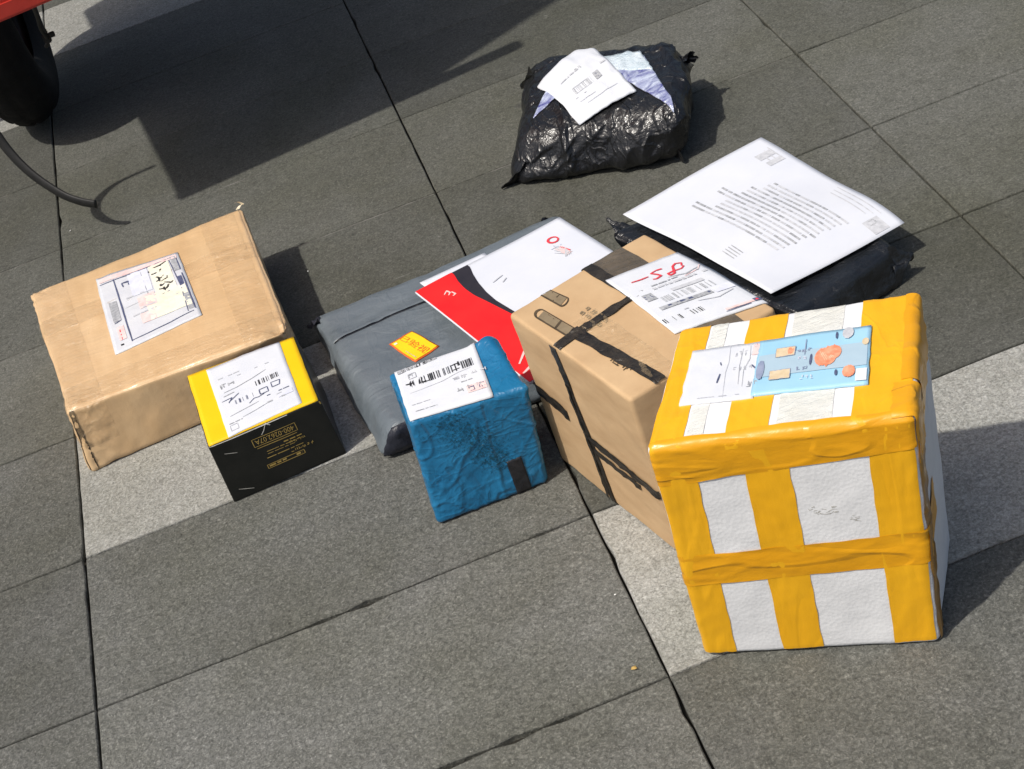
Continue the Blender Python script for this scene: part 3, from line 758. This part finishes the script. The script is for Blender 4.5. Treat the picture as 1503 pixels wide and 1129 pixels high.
# ------------------------------------------------------------------ black plastic mailer and printed sheet
BLKP = mat('black_poly_film', (.006, .007, .009), (.013, .015, .018), 16, .27, .5, coat=.15, bumps=[('noise', 26, .6, .010, (1, 2, 1)), ('noise', 80, .35, .003, None)], rough2=.4)
def d_bm(q, n): return .0045*fb(q, 10, 21)+.0016*fb(q, 35, 22)-(.0 if n.z < .6 else .002)
A4 = [at(1118, 205, .068), at(1326, 318, .064), at(1130, 425, .070), at(914, 314, .068)]
bm = Parcel('black_mailer', 'flat black plastic mailer lying under the printed white page', 'mailer',
            {(0, 0): A4[3]+Vector((-.028, -.014, -.012)), (0, 1): A4[0]+Vector((-.022, -.010, -.014)), (1, 1): at(1316, 356, .050), (1, 0): A4[2]+Vector((.012, -.055, -.010))},
            {(0, 0): (.795, -.945, 0), (0, 1): (1.005, -.875, 0), (1, 1): at(1322, 420, 0), (1, 0): (.940, -1.275, 0)},
            (.33, .23, .056), .012, d_bm, BLKP, (46, 40, 16), 'pouch')
ear(bm, bm.S((.155, .10, .030)), at(1341, 374, .030), Vector((0, .4, 1)).normalized(), .018, BLKP, bm.root, bm.o, 3, fold=.008)
ear(bm, bm.S((-.160, -.09, .045)), at(890, 322, .050), Vector((.9, .5, -.5)).normalized(), .018, BLKP, bm.root, bm.o, 4, fold=.006)
def fa(u, v, off=0.0):      # u: along the long edge from the back corner, v: towards the front corner
    p = A4[0]*(1-u)*(1-v)+A4[1]*u*(1-v)+A4[2]*u*v+A4[3]*(1-u)*v
    return p+Vector((0, 0, .005*math.sin(math.pi*u)*math.sin(math.pi*v)+.0018*math.sin(u*9+v*4)-.010*max(0, u-.72)**2/.08*(1-.3*v)+.004*max(0, .25-u)*4*(1-v)+.0025*max(0, v-.8)*5*max(0, .3-u)+off))
pg = thing('printed_page', 'white printed sheet of paper lying on the flat black mailer', 'paper', fa(.5, .5)); po = pg.location.copy()
ps = patch('sheet', fa, 40, 30, 0, PAPERP, pg, po, .0006)
P = Print(fa, 1.45, .0006); rg = random.Random(2)
for k in range(13):
    v = .26+.037*k; a_ = .30+.012*rg.random()-(.10 if k in (6, 7, 11, 12) else 0)+(.05 if k < 3 else 0); b_ = .86-.006*k+.02*rg.random()
    x_ = a_
    while x_ < b_-.02:
        l_ = rg.uniform(.02, .07); P.rect(x_, v-.0075, min(b_, x_+l_), v+.0075, INKG if rg.random() < .55 else INKL, 2); x_ += l_+rg.uniform(.004, .010)
for k in range(3): P.line([(.60+.01*k, .045+.035*k), (.75, .05+.035*k), (.90-.02*k, .055+.035*k)], .009, INKL)
P.rect(.90, .09, .985, .20, INKL, 5); P.glyphs(.905, .12, .94, .06, INKG, 4, .006, 5)
for k in range(3): P.line([(.10+.012*k, .05+.035*k), (.20, .055+.035*k)], .010, INKL)
P.rect(.12, .165, .17, .06, INKL, 3); P.rect(.20, .05, .235, .16, INKL, 3)
for k in range(4): P.line([(.62, .845+.022*k), (.70, .85+.022*k)], .008, INKG)
P.build(ps, po)

# ------------------------------------------------------------------ foam box bound with yellow tape
FOAM = mat('white_foam', (.72, .725, .735), (.78, .785, .795), 30, .75, .25, bumps=[('voronoi', 260, .18, .0012, None), ('noise', 30, .15, .003, None)])
YT = mat('yellow_packing_tape', (.80, .395, .008), (.86, .445, .012), 18, .38, .4, stretch=(1, 1, .4), coat=.12, coat_rough=.2,
         bumps=[('noise', 16, .25, .006, (1, 1, .4)), ('crease', 6, .16, .003, (2.4, 2.4, .6)), ('noise', 150, .15, .001, (2, 1, 1))])
YT2 = mat('yellow_packing_tape_doubled', (.72, .325, .005), (.79, .375, .008), 22, .36, .45, stretch=(.3, 1, 1), coat=.2, coat_rough=.15,
          bumps=[('noise', 20, .3, .006, (.3, 1, 1)), ('crease', 8, .30, .004, (.4, 1, 2.4)), ('noise', 150, .15, .001, (1, 1, 2))])
MILK = mat('milky_tape', (.70, .69, .62), (.78, .78, .74), 30, .25, .5, coat=.4, bumps=[('noise', 70, .6, .004, (1, 3, 1))])
def d_foam(q, n):
    s_ = .0016*fb(q, 8, 31)+.0004*fb(q, 40, 32)
    return s_
W_, D_, H_ = .238, .184, .281
fx = Parcel('foam_box', 'tall white foam box bound with wide yellow packing tape and blue label on top', 'foam box',
            {(0, 0): at(946, 660, .281), (1, 0): at(1344, 610, .279), (1, 1): at(1352, 424, .279), (0, 1): at(997, 481, .281)},
            {(0, 0): at(1033, 966, 0), (1, 0): at(1381, 945, 0), (1, 1): at(1397, 795, 0), (0, 1): (.742, -1.482, 0)},
            (W_, D_, H_), .0085, d_foam, FOAM, (56, 48, 64), 'foam_body')
def xw(fr): return (fr-.5)*W_
for k, (a_, b_, a2, b2) in enumerate(((.004, .14, .006, .170), (.30, .462, .350, .520), (.768, .985, .815, .985))):
    fx.strip('yellow_tape', 'yz', -.20, D_/2+.012, xw(a_), xw(b_), .0006, YT, .0010, k+1, wr=.0005, wrs=45, nt_=16)
    fx.strip('yellow_tape', 'yz', D_/2+.016, .367, xw(a2), xw(b2), .0006, YT, .0012, k+21, wr=.0005, wrs=45, nt_=16, skew=(-.02 if k == 0 else 0))
# long way round under the label, along the front top edge, the middle of the front
fx.strip('yellow_tape', 'xy', -.124, .20, H_*.365, H_*.505, .0009, YT2, .0008, 5, wr=.0005, wrs=70, nt_=16, skew=.02)
# the band folded over the front top edge: built across the edge
def edge_band(x0, x1, over, down, off, M, seed, skew=0):
    V, Fc = [], []; n = 90; mm = 30
    for i in range(n+1):
        x = x0+(x1-x0)*i/n
        for j in range(mm+1):
            a0 = D_/2-over+.002*noise.noise(Vector((x*30, seed, 1))); a1 = D_/2+down+skew*(x-x0)+.002*noise.noise(Vector((x*30, seed, 7)))
            q = a0+(a1-a0)*j/mm
            g = Vector((x*10+q*6, q*62, seed)); e_ = .0006*max(0, 1-abs(noise.noise(g+.8*noise.noise_vector(g*.5)))*6)
            if abs(x) < W_/2: p = fx.loop('yz', q, x)
            else: p = (W_/2*(1 if x > 0 else -1), -D_/2+abs(x)-W_/2, min(H_, H_-(q-D_/2)))
            V.append(fx.S(p, off+e_))
    for i in range(n):
        for j in range(mm): a_ = i*(mm+1)+j; Fc.append((a_, a_+mm+1, a_+mm+2, a_+1))
    return mesh_obj('yellow_tape', V, Fc, M, fx.root, fx.o)
edge_band(-.1185, .1185, .010, .048, .0009, YT2, 3, -.05)
# tape round the right hand edges
fx.strip('yellow_tape', 'xz', .098, .175, -.0915, -.045, .0017, YT2, .002, 11, wr=.0014, wrs=90, nt_=12)
fx.strip('yellow_tape', 'xz', .105, .17, -.04, .085, .0014, YT2, .0025, 12, wr=.0016, wrs=80, nt_=18)
fx.strip('yellow_tape', 'xz', .34-.281-.0+.06, .395, -.090, -.062, .0007, mat('brown_tape', (.30, .14, .02), (.42, .22, .04), 30, .3, .5, coat=.3), .004, 13, wr=.002, nt_=8)
# milky tape strips on the white fields of the top
fx.strip('milky_tape', 'yz', -.088, .082, xw(.150), xw(.215), .0004, MILK, .0006, 14, wr=.0004, wrs=90)
fx.strip('milky_tape', 'yz', -.088, .082, xw(.49), xw(.695), .0004, MILK, .0006, 15, wr=.0004, wrs=60)
# dents in the front foam
fp = fx.face_patch('front', 0, 1, 0, 1)
DENT = mat('scuffed_foam', (.30, .29, .26), (.55, .54, .50), 120, .9)
P = Print(fp, W_/H_, .0003)
rg = random.Random(8)
for k in range(26):
    cu_, cv = rg.choice(((.575, .345), (.61, .35), (.645, .345), (.725, .39))); u, v = cu_+rg.gauss(0, .012), cv+rg.gauss(0, .007)
    P.line([(u, v), (u+rg.uniform(-.01, .012), v+rg.uniform(-.006, .006)), (u+rg.uniform(.004, .02), v+rg.uniform(-.008, .008))], rg.uniform(.0012, .003), DENT, 2)
P.build(fx.body, fx.o, 'dents')
# label : white half and blue half
f = fx.top_patch([(1017, 517), (1279, 478), (1274, 566), (997, 597)], .2815)
fw = lambda u, v, off=0: f(u*.40, v, off)
fb2 = lambda u, v, off=0: f(.385+u*.615, v*(.97-.0*u)+.0, off)
lab = patch('label', fw, 18, 18, .0024, PAPER, fx.root, fx.o, .0018, .02, 4)
SKYB = mat('pale_blue_print', (.30, .56, .74), (.40, .66, .82), 7, .35, .4, coat=.2)
lb = patch('blue_label', fb2, 24, 18, .0031, SKYB, fx.root, fx.o, .0024, .008, 5)
P = Print(fw, 1.3, .0031)
P.line([(.55, .02), (.57, .3), (.55, .5), (.58, .95)], .008, INKL); P.line([(.74, .1), (.73, .4), (.76, .75)], .008, INKG); P.line([(.84, .06), (.86, .3), (.80, .5), (.82, .8)], .008, INKG); P.line([(.48, .52), (.46, .68)], .03, INKN)
P.glyphs(.62, .15, .9, .08, INKL, 2, .008, 3); P.glyphs(.64, .42, .92, .08, INKL, 3, .008, 3); P.dashes(.1, .92, .8, .012, INKL, 4); P.line([(.45, .3), (.47, .36)], .02, INKN); P.glyphs(.86, .70, .97, .12, INKG, 5, .012, 4)
P.rect(.88, .05, .97, .24, INKP, 4); P.glyphs(.885, .03, .95, .09, INKR, 6, .014, 4); P.line([(.90, .42), (.97, .5)], .025, INKN)
P.build(lab, fx.o)
OR = mat('coral_print', (.75, .20, .10), (.82, .42, .26), 120, .5); TAN = mat('tan_print', (.62, .47, .28), (.72, .60, .42), 120, .5); SLATE = mat('slate_print', (.20, .25, .38), (.34, .38, .50), 60, .5)
GREYB = mat('grey_blue_print', (.36, .50, .60), (.44, .57, .66), 10, .4); WHT = mat('white_print', (.80, .80, .80), rough=.5)
P = Print(fb2, 1.75, .0038)
P.rect(.02, .30, .98, .70, GREYB, 10)
P.build(lb, fx.o, 'grey_blue_field')
P = Print(fb2, 1.75, .0045)
def blob(cu_, cv, ru, rv, M, seed):
    n = 22; L = []; Rr = []
    for k in range(n+1):
        u = cu_-ru+2*ru*k/n; hgt = rv*math.sqrt(max(0, 1-((u-cu_)/ru)**2))*(1+.28*noise.noise(Vector((k*.45, seed*3, 0))))
        L.append((u, cv-hgt)); Rr.append((u, cv+hgt))
    P.quadstrip(L, Rr, M)
P.rect(.17, .22, .34, .38, TAN, 4); P.frame(.17, .22, .34, .38, .012, SLATE); blob(.22, .30, .035, .06, OR, 1); blob(.30, .29, .035, .06, OR, 2)
P.rect(.14, .62, .32, .78, TAN, 4); P.frame(.14, .62, .32, .78, .012, SLATE)
blob(.62, .48, .10, .17, OR, 3); blob(.68, .42, .075, .13, OR, 23); blob(.83, .78, .055, .10, OR, 5); blob(.80, .10, .05, .10, INKL, 6); blob(.96, .30, .03, .06, TAN, 7); blob(.05, .58, .035, .17, SLATE, 8); blob(.49, .50, .012, .10, INKN, 9); blob(.72, .78, .012, .05, INKN, 10); blob(.70, .12, .010, .06, INKN, 11)
P.line([(.43, .12), (.43, .40)], .014, SLATE); P.glyphs(.36, .28, .46, .07, SLATE, 12, .010, 4); P.glyphs(.37, .42, .45, .07, INKV, 13, .010, 4); P.glyphs(.37, .60, .44, .08, SLATE, 14, .010, 4); P.glyphs(.40, .76, .52, .07, INKV, 15, .008, 3)
P.rect(.89, .76, .985, .96, WHT, 4)
for k in range(7): P.line([(.56+.02*k, .36+.02*k), (.62+.015*k, .56-.01*k)], .010, TAN)
P.build(lb, fx.o)

# ------------------------------------------------------------------ crumpled black bag
BAGM = mat('black_bag_film', (.006, .0065, .008), (.012, .0125, .014), 20, .30, .5, coat=.12, coat_rough=.08,
           bumps=[('noise', 16, .5, .012, None), ('crease', 9, .40, .007, (1, 1, .5)), ('crease', 22, .35, .004, (1.4, 1, .8)), ('crease', 48, .22, .002, None), ('noise', 110, .25, .002, None)], rough2=.34)
def d_bag(q, n):
    s_ = .009*fb(q, 7, 41, 2)
    up = .35+.65*min(1, max(0, q.z/.05))
    g = Vector((q.x*13+q.z*4, q.y*9, q.z*5)); s_ += up*.009*(max(0, 1-abs(noise.noise(g+.4*noise.noise_vector(g)))*4.5)-.25)
    g = Vector((q.x*30+4-q.z*12, q.y*22, q.z*11)); s_ += up*.0035*(max(0, 1-abs(noise.noise(g+.4*noise.noise_vector(g)))*4.5)-.2)
    if n.z > .75: s_ *= .4
    return s_
bg_ = Parcel('black_bag', 'crumpled black plastic bag parcel with a white label and blue printed strip', 'bag',
             {(0, 0): at(768, 196, .070), (1, 0): at(1008, 160, .090), (1, 1): at(1000, 46, .112), (0, 1): at(786, 74, .108)},
             {(0, 0): at(738, 281, 0), (1, 0): at(1012, 249, 0), (1, 1): (1.055, -.52, 0), (0, 1): (.790, -.41, 0)},
             (.24, .20, .095), .030, d_bag, BAGM, (80, 66, 34), 'bag_film')
def tuft(base, tip, wd, seed, M, folds=5):
    V, Fc = [], []; n, mm = 18, 28
    ax_ = (tip-base).normalized(); s1 = ax_.cross(Vector((0, 0, 1))).normalized(); s2 = ax_.cross(s1)
    for i in range(n+1):
        t = i/n; c = base.lerp(tip, t)
        r0 = wd*(1-.75*math.sin(min(1, t/.65)*math.pi/2)) if t < .65 else wd*(.25+.75*(t-.65)/.35)
        for j in range(mm):
            an = 2*math.pi*j/mm; rr = r0*(1+.38*math.sin(an*folds+seed)+.35*noise.noise(Vector((t*5, an*2, seed))))
            sh = ax_*(.35*wd*noise.noise(Vector((an*3, seed, 9)))*max(0, t-.5)*2)
            p = c+s1*rr*math.cos(an)+s2*rr*.6*math.sin(an)+sh
            if p.z < .002: p.z = .002
            V.append(p)
    for i in range(n):
        for j in range(mm): Fc.append((i*mm+j, i*mm+(j+1) % mm, (i+1)*mm+(j+1) % mm, (i+1)*mm+j))
    return mesh_obj('gathered_end', V, Fc, M, bg_.root, bg_.o)
tuft(bg_.S((.105, .075, .075), -.014), at(1014, 86, .085), .013, 1, BAGM, 3)
ear(bg_, bg_.S((-.100, .060, .07), -.010), at(764, 128, .050), Vector((.3, .2, -1)).normalized(), .022, BAGM, bg_.root, bg_.o, 7, fold=.006)
ear(bg_, bg_.S((-.095, -.085, .02), -.012), at(736, 277, .004), Vector((.25, -.5, 1)).normalized(), .026, BAGM, bg_.root, bg_.o, 5, fold=.004)
ear(bg_, bg_.S((.098, -.085, .03), -.012), at(1003, 234, .010), Vector((0, -.3, 1)).normalized(), .020, BAGM, bg_.root, bg_.o, 6, fold=.006)
# blue printed inner strip
STRIPE = mat('blue_white_film', (.06, .06, .26), (.58, .64, .78), 34, .25, .5, coat=.5, dist=1.2, stretch=(1, 2.2, 1), bumps=[('noise', 60, .8, .006, None)])
PALEF = mat('pale_blue_film', (.45, .56, .62), (.70, .77, .82), 26, .22, .5, coat=.5, bumps=[('noise', 70, .8, .006, None)])
def sf(pts):
    f = bg_.top_patch(pts, .102); return f
patch('printed_strip', sf([(880, 95), (946, 84), (992, 150), (925, 118)]), 30, 18, .0030, STRIPE, bg_.root, bg_.o, .0015, .03, 2)
patch('pale_strip', sf([(872, 88), (940, 80), (958, 102), (905, 104)]), 20, 12, .0042, PALEF, bg_.root, bg_.o, .0015, .05, 3)
patch('printed_strip', sf([(776, 152), (800, 124), (812, 134), (782, 150)]), 12, 10, .0034, STRIPE, bg_.root, bg_.o, .0015, .03, 4)
f = bg_.top_patch([(787, 122), (866, 70), (932, 130), (846, 163)], .100)
fl = lambda u, v, off=0: f(u, v, off)+Vector((0, 0, .003*math.sin(math.pi*u)))
def flr(u, v, off=0.0):     # rounded far corner
    return fl(u, v+(.07*max(0, (u-.75)/.25)**2 if v < .5 else 0)*(1-v*2), off)
lab = patch('label', flr, 26, 26, .0055, PAPER, bg_.root, bg_.o, .0028, .012, 7)
P = Print(flr, .9, .0066)
P.dashes(.20, .28, .55, .025, INKL, 2, .3); P.glyphs(.48, .26, .6, .05, INKG, 3, .009, 4); P.barcode(.26, .48, .60, .58, INKG, 4, .5); P.frame(.26, .48, .55, .58, .006, INKL); P.rect(.66, .47, .76, .58, INKG, 4); P.glyphs(.66, .48, .74, .08, INKN, 5, .012, 5); P.dashes(.86, .40, .98, .03, INKL, 6, .2); P.line([(.2, .74), (.5, .73)], .008, INKL); P.line([(.28, .82), (.62, .80), (.85, .79)], .008, INKL); P.dashes(.2, .64, .4, .015, INKL, 8)
P.build(lab, bg_.o)

# ------------------------------------------------------------------ cargo cart
RUB = mat('tyre_rubber', (.006, .006, .0065), (.012, .012, .012), 40, .75, .25, bumps=[('noise', 120, .4, .003, None)])
REDP = mat('red_painted_steel', (.42, .026, .018), (.52, .045, .030), 12, .42, .45, bumps=[('noise', 60, .2, .002, None)])
STEEL = mat('dark_steel', (.03, .03, .03), (.07, .065, .06), 30, .5, .4, metal=.5)
wc = at(60, 164, 0)
cart = thing('cargo_cart', 'red steel cargo cart with black rubber tyre parked beyond the parcels', 'cart', Vector((wc.x, wc.y, 0))); co = cart.location.copy()
def boxv(lo, hi, bev=.004):
    import bmesh
    bm_ = bmesh.new(); bmesh.ops.create_cube(bm_, size=1)
    for v in bm_.verts:
        for k in range(3): v.co[k] = lo[k] if v.co[k] < 0 else hi[k]
    bmesh.ops.bevel(bm_, geom=bm_.edges[:], offset=bev, segments=2, affect='EDGES')
    V = [v.co.copy() for v in bm_.verts]; Fc = [[v.index for v in f_.verts] for f_ in bm_.faces]; bm_.free(); return V, Fc
WR, TR = .265, .060
whl = bpy.data.objects.new('wheel', None); col.objects.link(whl); whl.parent = cart; whl.location = (0, 0, WR); whl.empty_display_size = .05
def lathe(name, prof, M, parent, n=72, lug=None):
    V, Fc = [], []; m_ = len(prof)
    for i in range(n):
        an = 2*math.pi*i/n
        for j, (x, rr) in enumerate(prof):
            r2 = rr+(lug(i, j) if lug else 0)
            V.append((x, r2*math.cos(an), r2*math.sin(an)))
    for i in range(n):
        for j in range(m_-1):
            a_, b_ = i*m_+j, ((i+1) % n)*m_+j; Fc.append((a_, a_+1, b_+1, b_))
    return mesh_obj(name, V, Fc, M, parent)
prof = [(TR*math.sin(t)*.98, WR-TR+TR*math.cos(t)) for t in [(-2.5+5.0*k/40) for k in range(41)]]
lathe('tyre', prof, RUB, whl, 144, lambda i, j: (-.004 if ((i+(j//4 % 2)*2) % 6 < 1 or j in (15, 20, 25)) and 10 < j < 30 else 0))
lathe('rim', [(-.035, WR-.092), (-.028, WR-.080), (-.02, WR-.105), (.02, WR-.105), (.028, WR-.080), (.035, WR-.092)], STEEL, whl)
lathe('hub', [(-.06, .001), (-.06, .035), (-.03, .04), (.03, .04), (.06, .035), (.06, .001)], STEEL, whl, 24)
# pressed steel disc with two slits
V, Fc = [], []; n_, rr_ = 96, [.038, .10, .105, .118, .123, WR-.10]
for i in range(n_):
    for k, r_ in enumerate(rr_):
        an = 2*math.pi*i/n_; V.append((.012*(1-k/5), r_*math.cos(an), r_*math.sin(an)))
for i in range(n_):
    for k in range(5):
        if k in (1, 2, 3) and i % 48 in range(20, 30): continue
        a_, b_ = i*6+k, ((i+1) % n_)*6+k; Fc.append((a_, a_+1, b_+1, b_))
mesh_obj('wheel_disc', V, Fc, STEEL, whl)
ZB = .415
r0, r1 = at(0, 31, ZB), at(72, 0, ZB)
yb = r0.y; xl = at(-102, 54, ZB).x; xr = at(208, -82, ZB).x
BR_ = Matrix.Rotation(math.radians(7), 3, 'Z')
def part(name, lo, hi, M, bev=.004, turn=False):
    V, Fc = boxv(lo, hi, bev)
    if turn: V = [BR_ @ (v-Vector((r0.x, r0.y, 0)))+Vector((r0.x, r0.y, 0)) for v in V]
    return mesh_obj(name, V, Fc, M, cart, co, False)
part('bed', (xl, yb+.004, ZB+.012), (xr+.10, yb+1.0, ZB+.95), REDP, .006, True)
part('side_rail', (xl+.004, yb-.010, ZB), (xr+.30, yb+.022, ZB+.03), REDP, .005, True)
part('axle', (wc.x-.9, wc.y-.03, WR-.03), (wc.x+.75, wc.y+.03, WR+.03), STEEL)
for xx in (xl+.10, wc.x+.30): part('spring_bracket', (xx, wc.y-.05, WR+.02), (xx+.05, wc.y+.05, ZB+.02), STEEL)
def tube(name, pts, rad, M, parent, origin, seg=10, sub=8, flat=1.0):
    P_ = [Vector(p) for p in pts]; C_ = []
    for k in range(len(P_)-1):
        p0, p1, p2, p3 = P_[max(0, k-1)], P_[k], P_[k+1], P_[min(len(P_)-1, k+2)]
        for t in range(sub):
            t /= sub; C_.append(.5*((2*p1)+(p2-p0)*t+(2*p0-5*p1+4*p2-p3)*t*t+(3*p1-p0-3*p2+p3)*t**3))
    C_.append(P_[-1]); V, Fc = [], []
    for k, c in enumerate(C_):
        d = (C_[min(len(C_)-1, k+1)]-C_[max(0, k-1)]).normalized(); s1 = d.cross(Vector((.2, .9, .3))).normalized(); s2 = d.cross(s1)
        for j in range(seg):
            an = 2*math.pi*j/seg; V.append(c+s1*rad*math.cos(an)+s2*rad*flat*math.sin(an))
    for k in range(len(C_)-1):
        for j in range(seg): Fc.append((k*seg+j, k*seg+(j+1) % seg, (k+1)*seg+(j+1) % seg, (k+1)*seg+j))
    Fc.append(list(range(seg))[::-1]); Fc.append([(len(C_)-1)*seg+j for j in range(seg)])
    return mesh_obj(name, V, Fc, M, parent, origin)
BLKR = mat('black_rubber_hose', (.012, .012, .012), (.022, .022, .021), 60, .55, .35)
tube('strap', [at(-70, 60, .36), at(-38, 140, .26), at(0, 205, .18), at(40, 250, .125), at(85, 282, .085), at(115, 295, .068), at(141, 300, .058)], .0092, BLKR, cart, co, flat=.45)
tube('brake_cable', [at(46, 2, .42), at(55, 25, .34), at(60, 42, .30), at(70, 58, .27), at(68, 68, .255)], .0035, BLKR, cart, co)
V, Fc = boxv((-.006, -.006, -.008), (.006, .006, .008), .002); c_ = at(69, 56, .272)
mesh_obj('cable_clip', [v+c_ for v in V], Fc, BLKR, cart, co, False)
V, Fc = boxv((-.004, -.004, -.004), (.006, .004, .004), .001); c_ = at(75, 51, .276)
mesh_obj('cable_clip', [v+c_ for v in V], Fc, BLKR, cart, co, False)

# ------------------------------------------------------------------ small litter
def scrap(name, label, cat, x, y, s, M, seed):
    c = at(x, y, .0015); rg = random.Random(seed); n = 7; V = [Vector((0, 0, .003*s/.008))]
    for k in range(n):
        an = 2*math.pi*k/n; rr = s*rg.uniform(.4, 1); V.append(Vector((rr*math.cos(an), rr*.6*math.sin(an), rg.uniform(0, .35)*s)))
    Fc = [(0, 1+k, 1+(k+1) % n) for k in range(n)]
    o = mesh_obj(name, V, Fc, M, smooth=False); o.location = c; o.rotation_euler = (0, 0, rg.uniform(0, 6)); tag(o, label, cat); return o
LEAF = mat('dry_leaf', (.42, .26, .06), (.52, .36, .12), 90, .7)
scrap('dry_leaf', 'tiny yellow dry leaf fragment on the paving before the foam box', 'leaf', 931, 981, .0055, LEAF, 1)
WS = mat('white_scrap', (.75, .75, .72), rough=.7)
scrap('paper_scrap', 'tiny white scrap on the paving between the cart and the large brown carton', 'scrap', 103, 339, .0030, WS, 2)
scrap('paper_scrap', 'tiny white scrap beside the front of the foam box on the paving joint', 'scrap', 903, 873, .0022, WS, 3)
scrap('paper_scrap', 'tiny pale scrap on the paving right of the crushed carton corner', 'scrap', 452, 398, .0026, WS, 4)
